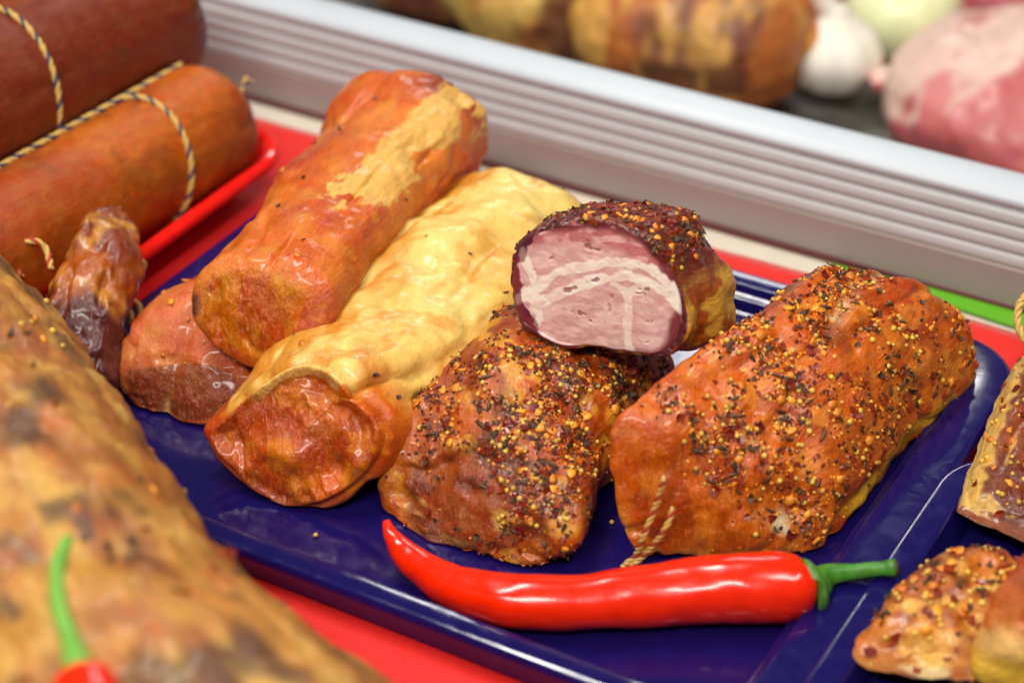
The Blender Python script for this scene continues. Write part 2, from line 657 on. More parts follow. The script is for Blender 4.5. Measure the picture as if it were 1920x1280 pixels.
def flake(seed, size=0.3, thick=0.025, long=1.0, curl=0.5):
    g = np.random.default_rng(seed)
    k = 7
    ang = np.sort(np.linspace(0, 2 * np.pi, k, endpoint=False) + g.uniform(-0.3, 0.3, k))
    r = size * 0.5 * g.uniform(0.6, 1.1, k)
    X = np.stack([np.cos(ang) * r * long, np.sin(ang) * r], 1)
    X = np.vstack([X, [[0, 0]]])
    zc = curl * (X[:, 0] ** 2) / size * g.choice([-1, 1]) + curl * X[:, 1] * X[:, 0] / size * g.uniform(-1, 1)
    top = np.column_stack([X, zc + thick])
    bot = np.column_stack([X * 0.96, zc - thick])
    V = np.vstack([top, bot])
    F = []
    n = k + 1
    for i in range(k):
        j = (i + 1) % k
        F += [(k, i, j), (n + k, n + j, n + i), (i, n + i, n + j, j)]
    return V, F


def spindle(length=0.42, r=0.055, seed=0, bend=0.04):
    V, F = [], []
    xs = np.linspace(-1, 1, 5)
    for i, x in enumerate(xs):
        rr = r * max(0.22, (1 - x * x) ** 0.6)
        for k in range(6):
            a = k * math.pi / 3
            V.append((x * length / 2, rr * math.cos(a) + bend * (x * x), rr * math.sin(a)))
    for i in range(4):
        for k in range(6):
            j = (k + 1) % 6
            F.append((i * 6 + k, i * 6 + j, i * 6 + 6 + j, i * 6 + 6 + k))
    F.append(tuple(range(5, -1, -1)))
    F.append(tuple(range(24, 30)))
    return V, F


SP = {
    'mustard_seed': [proto('mustard_seed', *ball(0.076, 1, 0.85), M['mustard'])],
    'red_flake': [proto('red_flake', *flake(s, 0.30, 0.016, 1.25, 0.7), M['flake_r'], False) for s in range(6)],
    'orange_flake': [proto('orange_flake', *flake(s + 20, 0.30, 0.035, 1.15, 0.35), M['flake_o'], True) for s in range(5)],
    'cumin_seed': [proto('cumin_seed', *spindle(0.40, 0.058), M['cumin']), proto('cumin_seed', *spindle(0.3, 0.05), M['cumin'])],
    'herb_fleck': [proto('herb_fleck', *flake(s + 40, 0.19, 0.012, 1.7, 0.8), M['herb'], False) for s in range(5)],
}


def sample(V, Q, weight, count, gen):
    P = V[Q].mean(1)
    a = np.linalg.norm(np.cross(V[Q[:, 2]] - V[Q[:, 0]], V[Q[:, 3]] - V[Q[:, 1]]), axis=1)
    w = a * weight(P)
    w = np.maximum(w, 0)
    idx = gen.choice(len(Q), count, p=w / w.sum())
    b = gen.uniform(0, 1, (count, 2))
    q = V[Q[idx]]
    pos = (q[:, 0] * ((1 - b[:, :1]) * (1 - b[:, 1:])) + q[:, 1] * (b[:, :1] * (1 - b[:, 1:])) + q[:, 2] * (b[:, :1] * b[:, 1:]) + q[:, 3] * ((1 - b[:, :1]) * b[:, 1:]))
    n = np.cross(V[Q[idx, 2]] - V[Q[idx, 0]], V[Q[idx, 3]] - V[Q[idx, 1]])
    n /= np.linalg.norm(n, axis=1)[:, None]
    return pos, n


def frame(n, spin, tilt=0.0, gen=None):
    n = Vector(n)
    if tilt:
        n = (n + Vector(gen.normal(0, tilt, 3))).normalized()
    return n.to_track_quat('Z', 'Y') @ Quaternion((0, 0, 1), spin)


def scatter(parent, V, Q, weight, counts, seed=1, size=1.0, sink=0.3):
    gen = np.random.default_rng(seed)
    base = origin(parent)
    for kind, count in counts.items():
        pos, nn = sample(V, Q, weight[kind] if isinstance(weight, dict) else weight, count, gen)
        protos = SP[kind]
        for p, n in zip(pos, nn):
            me = protos[gen.integers(len(protos))]
            o = bpy.data.objects.new(kind, me)
            s = size * (gen.uniform(0.6, 1.2) if kind == 'mustard_seed' else gen.uniform(0.5, 1.12))
            up = {'mustard_seed': 0.022, 'cumin_seed': 0.035, 'orange_flake': 0.03}.get(kind, 0.025) * s
            o.location = Vector((p + n * up - base) * K)
            o.rotation_euler = frame(n, gen.uniform(0, 6.28), 0.0 if kind == 'mustard_seed' else 0.22, gen).to_euler()
            o.scale = (s, s, s)
            COL.objects.link(o)
            o.parent = parent


def crumbs(parent, V, Q, weight, count, seed, name='spice_dust', mat=None, size=(0.04, 0.11)):
    """the fine ground part of the rub: nobody could count it"""
    gen = np.random.default_rng(seed)
    pos, nn = sample(V, Q, weight, count, gen)
    fv, ff = flake(seed + 90, 1.0, 0.12, 1.2, 0.4)
    fv = np.array(fv)
    VV, FF = [], []
    for k, (p, n) in enumerate(zip(pos, nn)):
        Rm = np.array(frame(n, gen.uniform(0, 6.28), 0.3, gen).to_matrix())
        s = gen.uniform(*size)
        VV.append((fv * s) @ Rm.T + p + n * 0.01)
        FF += [tuple(i + k * len(fv) for i in f) for f in ff]
    o = mesh_obj(name, np.vstack(VV), FF, mat, parent, smooth=False)
    o['kind'] = 'stuff'
    return o


# ------------------------------------------------------------------ tubes and strings
def tube_mesh(path, rad, n=16, cap=True):
    P = np.array(path, float)
    m = len(P)
    rad = np.broadcast_to(np.asarray(rad, float), (m,))
    T = np.gradient(P, axis=0)
    T /= np.linalg.norm(T, axis=1)[:, None]
    ref = np.array([0, 0, 1.0]) if abs(T[0, 2]) < 0.9 else np.array([1.0, 0, 0])
    X = unit(np.cross(T[0], ref))
    V = []
    for i in range(m):
        X = X - T[i] * (X @ T[i])
        X = X / np.linalg.norm(X)
        Y = np.cross(T[i], X)
        a = np.arange(n) * 2 * np.pi / n
        V.append(P[i] + rad[i] * (np.cos(a)[:, None] * X + np.sin(a)[:, None] * Y))
    V = np.vstack(V)
    F = []
    for i in range(m - 1):
        for k in range(n):
            j = (k + 1) % n
            F.append((i * n + k, i * n + j, i * n + n + j, i * n + n + k))
    if cap:
        F.append(tuple(range(n - 1, -1, -1)))
        F.append(tuple(range((m - 1) * n, m * n)))
    return V, F


def strand(path, r, phase, pitch, count):
    P = crom(path, count)
    T = np.gradient(P, axis=0)
    T /= np.linalg.norm(T, axis=1)[:, None]
    L = np.concatenate([[0], np.cumsum(np.linalg.norm(np.diff(P, axis=0), axis=1))])
    ref = np.array([0, 0, 1.0]) if abs(T[0, 2]) < 0.9 else np.array([1.0, 0, 0])
    X = unit(np.cross(T[0], ref))
    out = []
    for i in range(len(P)):
        X = X - T[i] * (X @ T[i])
        X = X / np.linalg.norm(X)
        Y = np.cross(T[i], X)
        a = phase + 2 * np.pi * L[i] / pitch
        out.append(P[i] + r * (math.cos(a) * X + math.sin(a) * Y))
    return np.array(out)


def twine(parent, path, r=0.1, pitch=0.9, second='twine_blue', name='string', step=0.07):
    path = np.array(path, float)
    L = np.linalg.norm(np.diff(path, axis=0), axis=1).sum()
    cnt = max(12, int(L / step))
    a = mesh_obj(name, *tube_mesh(strand(path, r * 0.5, 0, pitch, cnt), r * 0.62, 8), M['twine'], parent)
    b = mesh_obj('strand', *tube_mesh(strand(path, r * 0.5, 2.1, pitch, cnt), r * 0.6, 8), M['twine'], None)
    b.parent = a
    b.data.transform(Matrix.Translation(-Vector(origin(parent) * K)))
    b.location = (0, 0, 0)
    del b['base']
    d = mesh_obj('strand', *tube_mesh(strand(path, r * 0.5, 4.2, pitch, cnt), r * 0.55, 8), M[second], None)
    d.parent = a
    d.data.transform(Matrix.Translation(-Vector(origin(parent) * K)))
    d.location = (0, 0, 0)
    del d['base']
    return a


# ------------------------------------------------------------------ setting
ZC = -0.25          # top of the red cloth


def slab(name, u0, u1, v0, v1, z0, z1, mat, label=None, cat=None, kind=None, nu=2, nv=2, disp=None):
    us = np.linspace(u0, u1, nu)
    vv = np.linspace(v0, v1, nv)
    top = np.array([[uvp(a, b, z1) for b in vv] for a in us]).reshape(-1, 3)
    if disp is not None:
        top[:, 2] += disp(top)
    idx = np.arange(nu * nv).reshape(nu, nv)
    F = np.stack([idx[:-1, :-1], idx[1:, :-1], idx[1:, 1:], idx[:-1, 1:]], -1).reshape(-1, 4).tolist()
    n = len(top)
    bot = top.copy()
    bot[:, 2] = z0 + (0 if disp is None else 0)
    loop = list(idx[:, 0]) + list(idx[-1, 1:]) + list(idx[::-1, -1][1:]) + list(idx[0, ::-1][1:-1])
    V = np.vstack([top, bot[loop]])
    k = len(loop)
    for i in range(k):
        j = (i + 1) % k
        F.append((loop[j], loop[i], n + i, n + j))
    F.append(tuple(n + i for i in range(k - 1, -1, -1)))
    o = mesh_obj(name, V, F, mat, None, smooth=disp is not None, origin_at=top.mean(0))
    if disp is not None:
        for p in list(o.data.polygons)[-(k + 1):]:
            p.use_smooth = False
    return tag(o, label, cat, None, kind)


vr = 10.25     # where the rail's foot stands (tray v)
slab('counter', -45, 45, -45, vr + 0.2, -2.0, ZC - 0.35, M['counter'], kind='structure')


def cloth_wave(P):
    w = fbm(P * np.array([1, 1, 0]), 0.16, 3, 5) * 0.07
    w += 0.05 * np.exp(-((P @ VD - 8.2) / 0.35) ** 2) * fbm(P * np.array([1, 1, 0]), 0.5, 2, 8)
    return w - 0.06


slab('red_cloth', -40, 40, -40, 8.7, ZC - 0.3, ZC, M['cloth'], 'red satin cloth spread over the counter under the trays', 'cloth', nu=161, nv=111, disp=cloth_wave)
gA, gB = at(1560, 500, ZC - 0.2), at(1905, 612, ZC - 0.2)
gC, gD = at(1905, 572, ZC - 0.2), at(1560, 494, ZC - 0.2)
far = (gB - gA) * 0.9
ga = np.array([gA, gB + far, gC + far * 1.0 + np.array([0.3, 0.5, 0]), gD])
GV = np.vstack([ga, ga - np.array([0, 0, 0.08])])
tag(mesh_obj('green_ribbon', GV, [(0, 1, 2, 3), (7, 6, 5, 4), (0, 4, 5, 1), (1, 5, 6, 2), (2, 6, 7, 3), (3, 7, 4, 0)], M['green'], None, False, origin_at=ga.mean(0)),
    'narrow bright green strip along the far edge of red cloth', 'strip')

# ribbed rail between counter and display case
rail = empty('counter_rail', uvp(0, vr, ZC - 0.35), 'long grey plastic rail with ribbed face and pale rounded top', 'rail')


def extrude(name, prof, u0, u1, mat, parent, smooth=True):
    P = np.array(prof, float)
    n = len(P)
    V = np.vstack([np.array([uvp(u, vr + a, z) for a, z in P]) for u in (u0, u1)])
    F = [(i, (i + 1) % n, n + (i + 1) % n, n + i) for i in range(n)]
    F += [tuple(range(n - 1, -1, -1)), tuple(range(n, 2 * n))]
    return mesh_obj(name, V, F, mat, parent, smooth)


z0 = ZC - 0.34
extrude('foot_gasket', [(-0.12, z0), (-0.12, z0 + 0.22), (0.3, z0 + 0.22), (0.3, z0)], -60, 60, M['gasket'], rail, False)
low = [(0.0, z0 + 0.22), (0.02, z0 + 1.5), (0.08, z0 + 1.58), (0.9, z0 + 1.58), (0.9, z0 + 0.22)]
extrude('lower_panel', low, -60, 60, M['rail_low'], rail, False)
for k in range(4):                                        # four proud ribs
    zb = z0 + 1.6 + k * 0.44
    vb = 0.06 + k * 0.10
    pr = []
    for j in range(9):
        a = j / 8
        pr.append((vb + a * 0.09 - 0.055 * math.sin(math.pi * a) ** 0.5, zb + a * 0.39))
    pr += [(1.2, zb + 0.39), (1.2, zb)]
    extrude('rib', pr, -60, 60, M['rail'], rail)
core = [(0.11, z0 + 1.59), (0.52, z0 + 3.4), (1.4, z0 + 3.4), (1.4, z0 + 1.59)]
extrude('rib_groove', core, -60, 60, M['rail'], rail, False)
zt = z0 + 3.36
nose = []
for j in range(21):
    a = math.radians(200 - j * 10.5)
    nose.append((1.35 + 0.9 * math.cos(a), zt + 0.22 + 0.42 * math.sin(a)))
nose += [(2.26, zt - 9), (1.25, zt - 9), (1.25, zt)]
extrude('top_nosing', nose, -60, 60, M['rail_top'], rail)
slab('case_floor', -60, 60, vr + 2.6, 60, -9.5, -7.0, M['case'], kind='structure')


# ------------------------------------------------------------------ trays
def rrect(u0, u1, v0, v1, r, z, seg=10):
    out = []
    for cu, cv, a0 in ((u1 - r, v0 + r, -90), (u1 - r, v1 - r, 0), (u0 + r, v1 - r, 90), (u0 + r, v0 + r, 180)):
        for k in range(seg + 1):
            a = math.radians(a0 + 90 * k / seg)
            out.append(uvp(cu + r * math.cos(a), cv + r * math.sin(a), z))
    return out


def tray(name, u0, u1, v0, v1, rc, rings, mat, label, turn=0.0):
    """rings: (left, right, front, back) inset, z ; from the foot outside over the lip to the floor"""
    V = []
    n = 44
    for (il, ir, jf, jb), z in rings:
        mi = min(il, ir, jf, jb)
        V += rrect(u0 + il, u1 - ir, v0 + jf, v1 - jb, max(0.25, rc - mi * 0.8), z)
    V = np.array(V)
    if turn:
        c = V.mean(0)
        ct, st = math.cos(turn), math.sin(turn)
        V[:, :2] = (V[:, :2] - c[:2]) @ np.array([[ct, st], [-st, ct]]) + c[:2]
    m = len(rings)
    F = []
    for i in range(m - 1):
        for k in range(n):
            j = (k + 1) % n
            F.append((i * n + k, i * n + j, (i + 1) * n + j, (i + 1) * n + k))
    F.append(tuple(range((m - 1) * n, m * n)))
    F.append(tuple(range(n - 1, -1, -1)))
    base = V.mean(0)
    base[2] = ZC
    o = mesh_obj(name, V, F, mat, None, True, origin_at=base)
    o.data.polygons[len(F) - 1].use_smooth = False
    bm = o.modifiers.new('bevel', 'BEVEL')
    bm.width = 0.0009
    bm.segments = 2
    bm.limit_method = 'ANGLE'
    bm.angle_limit = math.radians(25)
    o.modifiers.new('wn', 'WEIGHTED_NORMAL').keep_sharp = True
    return tag(o, label, 'tray')


def tray_rings(wl, wr, wf, wb, zr=0.8, zf=0.0):
    e = lambda a: (a, a, a, a)
    f = lambda k: (wl + k, wr + k, wf + k, wb + k)
    return [(e(0.25), ZC), (e(0.18), ZC + 0.1), (e(0.0), zr - 0.24), (e(0.04), zr - 0.09), (e(0.13), zr - 0.02), (e(0.24), zr), ((max(.3, wl - .5), max(.3, wr - .5), max(.3, wf - .3), max(.3, wb - .3)), zr - 0.005),
            (f(0.0), zr - 0.03), (f(0.06), zr - 0.3), (f(0.2), zr - 0.36), (f(0.32), zr - 0.37), (f(0.42), zf + 0.06), (f(0.55), zf)]


tray('serving_tray', -10.75, 14.55, -13.25, 6.25, 2.3, tray_rings(1.7, 1.35, 0.75, 0.8), M['tray'],
     'navy blue rectangular plastic tray holding the smoked meats and red chilli')
tray('serving_tray', 14.3, 38, -16.0, 0.6, 2.0, [((k,) * 4, z) for k, z in ((1.3, ZC), (1.2, ZC + 0.1), (0.42, 0.83), (0.06, 0.86), (0.0, 0.91), (0.05, 0.97), (0.18, 0.99), (0.75, 0.97), (0.85, 0.9), (1.2, 0.12), (1.35, 0.02))], M['tray'],
     'second navy tray at right edge under the spiced bacon chunks')
tray('meat_tray', -34, -11.45, -15.0, 5.7, 2.4, [((k,) * 4, z) for k, z in ((1.7, ZC), (1.6, ZC + 0.1), (0.62, 0.95), (0.3, 1.05), (0.06, 1.14), (0.0, 1.3), (0.06, 1.45), (0.2, 1.54), (0.38, 1.54), (0.55, 1.42), (1.35, 0.25), (1.7, 0.06))], M['redtray'],
     'glossy red plastic tray with rounded rim under the two sausages')

# ------------------------------------------------------------------ colours of the meats (linear)
ORANGE = srgb(196, 98, 44)
DEEP = srgb(150, 58, 26)
RUST = srgb(168, 66, 34)
ROSE = srgb(190, 96, 66)
PURPLE = srgb(108, 42, 40)
BROWN = srgb(98, 44, 22)
FAT = srgb(228, 188, 108)
FATY = srgb(218, 172, 66)
FATO = srgb(206, 136, 56)
CREAM = srgb(236, 214, 160)


def lumps(amp=0.16, freq=0.45, crease=0.08, cfreq=0.9, seed=0, fine=0.03, along=0.45):
    def f(V, N, i):
        q = i['fc'] * np.array([along, 1, 1])
        d = amp * fbm(V, freq, 3, seed)
        d = d - crease * sm(0.62, 1.0, ridge(q, cfreq, 2, seed + 11))
        d = d + fine * fbm(V, 2.2, 2, seed + 23)
        return d
    return f


# ---- right spiced loin
def right_loin():
    s = (1, 0.05)
    r0 = ring((3.2, -10.85, 0), s, (0.1, 0.32, 1), [('p', 1192, 1058), ('p', 1150, 985), ('p', 1135, 895), ('p', 1136, 825), ('p', 1175, 792), ('p', 1250, 800), ('p', 1345, 820), ('p', 1435, 862), ('p', 1500, 912), ('p', 1532, 970), ('p', 1530, 1035), (4.4, 0.0), (2.6, -0.05), (1.2, 0.0)])
    r0 = r0.mean(0) + (r0 - r0.mean(0)) * 1.04
    r1 = ring((5.75, -7.1, 0), (1, 0.02), (0.05, 0.1, 1), [(0, 0.05), (-0.65, 1.4), (-0.8, 3.3), (-0.3, 4.6), (0.75, 4.95), (2.1, 4.75), (3.3, 4.15), (4.3, 3.05), (4.85, 1.7), (4.9, 0.6), (4.4, 0), (2.4, 0), (1, 0)])
    r2 = ring((9.0, -2.6, 0), (1, -0.06), (0, 0, 1), [(0, 0.05), (-0.45, 1.4), (-0.3, 3.3), (0.4, 4.6), (1.4, 4.8), (2.6, 4.55), (3.8, 3.75), (4.75, 2.5), (5.15, 1.2), (5.05, 0.4), (4.5, 0), (2.4, 0), (1, 0)])
    V, Q, i = loft([r0, r1, r2], 220, 150, 40, (0.6, 1.0), (0.15, 0.35))
    t = empty('spiced_pork_loin', (7, -7, 0), 'largest spice-crusted smoked pork loin, tied with twine, on right of navy tray', 'smoked meat')

    def disp(V, N, i):
        d = lumps(0.2, 0.5, 0.16, 0.6, 31, 0.03)(V, N, i)
        # diagonal sunken seam over the back and a fat skirt along the lower right edge
        seam = np.abs(i['S'] - 0.25 - 0.5 * np.sin(i['A'] * 0.55) - 0.25 * fbm(V, 0.6, 2, 3))
        d = d - 0.16 * np.exp(-(seam / 0.28) ** 2) * sm(1.0, 2.5, i['A'])
        return d

    def colour(V, N, i):
        n = fbm(V, 0.55, 3, 40)
        n2 = fbm(V, 1.3, 3, 41)
        c = mixc(srgb(202, 100, 44), srgb(178, 72, 34), sm(-0.2, 0.5, n))
        c = mixc(c, srgb(222, 138, 70), sm(0.1, 0.5, n2) * 0.8)
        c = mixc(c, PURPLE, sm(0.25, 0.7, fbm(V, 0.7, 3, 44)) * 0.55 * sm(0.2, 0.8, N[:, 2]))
        # fat along the lower right
        m = sm(0.35, 0.1, np.abs(V[:, 2] - 0.75 - 0.3 * n2)) * sm(0.0, 0.6, N @ unit((0.8, -0.4, 0.2)))
        c = mixc(c, FATY, m * sm(2.5, 4.0, i['A']) * 0.85)
        seam = np.abs(i['S'] - 0.25 - 0.5 * np.sin(i['A'] * 0.55) - 0.25 * fbm(V, 0.6, 2, 3))
        c = mixc(c, CREAM, np.exp(-(seam / 0.16) ** 2) * sm(0.0, 0.5, n2 + 0.15) * sm(1.0, 2.0, i['A']) * 0.8)
        # far left shoulder, darker towards the back
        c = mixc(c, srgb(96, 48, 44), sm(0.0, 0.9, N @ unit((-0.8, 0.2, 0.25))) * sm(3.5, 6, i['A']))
        # front: amber lean face
        f = sm(0.02, 0.14, i['cap'] + 0.10 * n2)
        c = mixc(c, mixc(srgb(204, 104, 34), srgb(172, 70, 26), sm(-0.3, 0.4, fbm(i['fc'] * np.array([1, 1, 0.35]), 1.6, 3, 47))), f * 0.9)
        # grey-white bald spot at the lower right of the front
        sp = at(1478, 995, 1.3)
        dd = np.linalg.norm((V - sp) * np.array([1, 0.6, 0.8]), axis=1) + 0.15 * n2
        c = mixc(c, srgb(214, 196, 158), sm(0.62, 0.5, dd))
        c = mixc(c, srgb(92, 62, 54), sm(0.42, 0.3, dd))
        return c
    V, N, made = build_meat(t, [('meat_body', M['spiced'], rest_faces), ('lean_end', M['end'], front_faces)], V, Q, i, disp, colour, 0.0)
    ax = i['axis']

    def w(P):
        A = (P - i['c0']) @ ax
        nn = fbm(P, 0.75, 2, 50)
        top = sm(0.8, 2.2, P[:, 2])
        seamd = np.exp(-(((P - i['c0']) @ unit(np.cross(ax, [0, 0, 1])) - 0.2) / 1.1) ** 2)
        return (0.3 + seamd * 0.6) * sm(-0.8, 0.5, nn) * sm(-0.8, 0.4, fbm(P, 2.2, 2, 52)) * (0.04 + top) * sm(-0.3, 0.8, A) + 0.002 + 0.8 * np.exp(-(np.linalg.norm(P - at(1515, 960, 1.6), axis=1) / 0.9) ** 2)
    scatter(t, V, Q, w, {'mustard_seed': 270, 'red_flake': 190, 'orange_flake': 95, 'cumin_seed': 150, 'herb_fleck': 130}, 3)
    crumbs(t, V, Q, w, 1200, 5, mat=M['flake_r'], size=(0.05, 0.15))
    crumbs(t, V, Q, w, 800, 6, name='herb_dust', mat=M['herb'], size=(0.04, 0.14))
    crumbs(t, V, Q, w, 1300, 7, name='orange_dust', mat=M['flake_o'], size=(0.04, 0.12))
    # two twisted ends of twine hanging over the front
    k0 = at(1178, 1052, 0.25)
    pts = []
    for (a, b, z) in ((1246, 890, 3.4), (1228, 945, 2.3), (1206, 1000, 1.35), (1192, 1035, 0.55), (1172, 1052, 0.2)):
        pts.append(at(a, b, z) + np.array([0, -0.12, 0]))
    twine(t, pts, 0.085, 0.55, 'twine_red')
    pts = []
    for (a, b, z) in ((1262, 945, 2.4), (1246, 985, 1.8), (1220, 1020, 1.0), (1198, 1042, 0.5), (1180, 1058, 0.2), (1164, 1056, 0.15)):
        pts.append(at(a, b, z) + np.array([0, -0.15, 0]))
    twine(t, pts, 0.085, 0.55, 'twine_red')


right_loin()


# ---- front spiced chunk
def front_chunk():
    s = (0.84, -0.54)
    r0 = ring((-3.6, -8.7, 0), s, (0.3, 0.5, 1), [('p', 722, 972), ('p', 714, 905), ('p', 722, 838), ('p', 770, 790), ('p', 850, 800), ('p', 940, 862), ('p', 1030, 940), ('p', 1075, 990), ('p', 1040, 1045), ('p', 965, 1066), ('p', 880, 1035), ('p', 800, 1028)])
    r0 = r0.mean(0) + (r0 - r0.mean(0)) * 1.05
    s2 = (0.87, -0.5)
    r1 = ring((-2.0, -6.1, 0), s2, (0.05, 0.1, 1), [(-0.2, 0.1), (-0.5, 1.5), (-0.1, 3.0), (1.1, 3.75), (2.6, 3.7), (4.1, 2.9), (5.0, 1.6), (5.0, 0.3), (4.4, 0), (2.4, 0), (1, 0)])
    r2 = ring((0.2, -2.6, 0), s2, (0, 0, 1), [(-0.2, 0.1), (-0.4, 1.5), (0.1, 2.9), (1.2, 3.5), (2.6, 3.5), (3.9, 2.9), (4.6, 1.6), (4.6, 0.3), (4.2, 0), (2.4, 0), (1, 0)])
    r3 = ring((1.4, -0.6, 0), s2, (0, 0, 1), [(-0.1, 0.1), (-0.3, 1.2), (0.2, 2.2), (1.2, 2.7), (2.4, 2.7), (3.5, 2.2), (4.1, 1.2), (4.1, 0.3), (3.8, 0), (2.4, 0), (1, 0)])
    V, Q, i = loft([r0, r1, r2, r3], 220, 150, 40, (0.5, 1.0), (0.2, 0.35))
    t = empty('spiced_pork_chunk', (1, -6, 0), 'spice-crusted pork chunk thick with mustard seeds, behind the chilli tip', 'smoked meat')

    def disp(V, N, i):
        return lumps(0.26, 0.5, 0.2, 0.55, 61, 0.045)(V, N, i)

    def colour(V, N, i):
        n = fbm(V, 0.6, 3, 70)
        n2 = fbm(V, 1.4, 3, 71)
        c = mixc(srgb(186, 90, 42), srgb(150, 60, 30), sm(-0.2, 0.5, n))
        c = mixc(c, srgb(216, 150, 64), sm(0.1, 0.5, n2) * 0.85)
        c = mixc(c, srgb(74, 34, 30), sm(0.1, 0.6, fbm(V, 0.55, 3, 74)) * 0.75)
        f = sm(0.02, 0.3, i['cap'])
        lean = mixc(srgb(150, 70, 38), srgb(112, 48, 30), sm(-0.2, 0.4, fbm(i['fc'] * np.array([1, 1, 2.5]), 0.9, 3, 77)))
        lean = mixc(lean, srgb(196, 150, 84), sm(0.25, 0.6, fbm(i['fc'] * np.array([1, 0.8, 2.5]), 0.8, 3, 79)))
        c = mixc(c, lean, f)
        return c
    V, N, made = build_meat(t, [('meat_body', M['spiced'], None)], V, Q, i, disp, colour, 0.0)

    def w(P):
        nn = fbm(P, 0.8, 2, 80)
        return sm(-0.8, 0.4, nn) * sm(-0.8, 0.4, fbm(P, 2.2, 2, 82)) * (0.03 + sm(1.4, 2.6, P[:, 2]) + 0.9 * np.exp(-(np.linalg.norm((P - at(1000, 900, 2.2)) * np.array([1, 1, 0.8]), axis=1) / 1.7) ** 2)) * sm(-4.0, -2.4, P[:, 0] - P[:, 1] * 0.3 - 2.0) + 0.001
    scatter(t, V, Q, w, {'mustard_seed': 295, 'red_flake': 190, 'orange_flake': 80, 'cumin_seed': 150, 'herb_fleck': 200}, 13)
    crumbs(t, V, Q, w, 1500, 15, mat=M['flake_r'], size=(0.05, 0.15))
    crumbs(t, V, Q, w, 1700, 16, name='herb_dust', mat=M['herb'], size=(0.05, 0.16))
    crumbs(t, V, Q, w, 1400, 17, name='orange_dust', mat=M['flake_o'], size=(0.04, 0.12))


front_chunk()


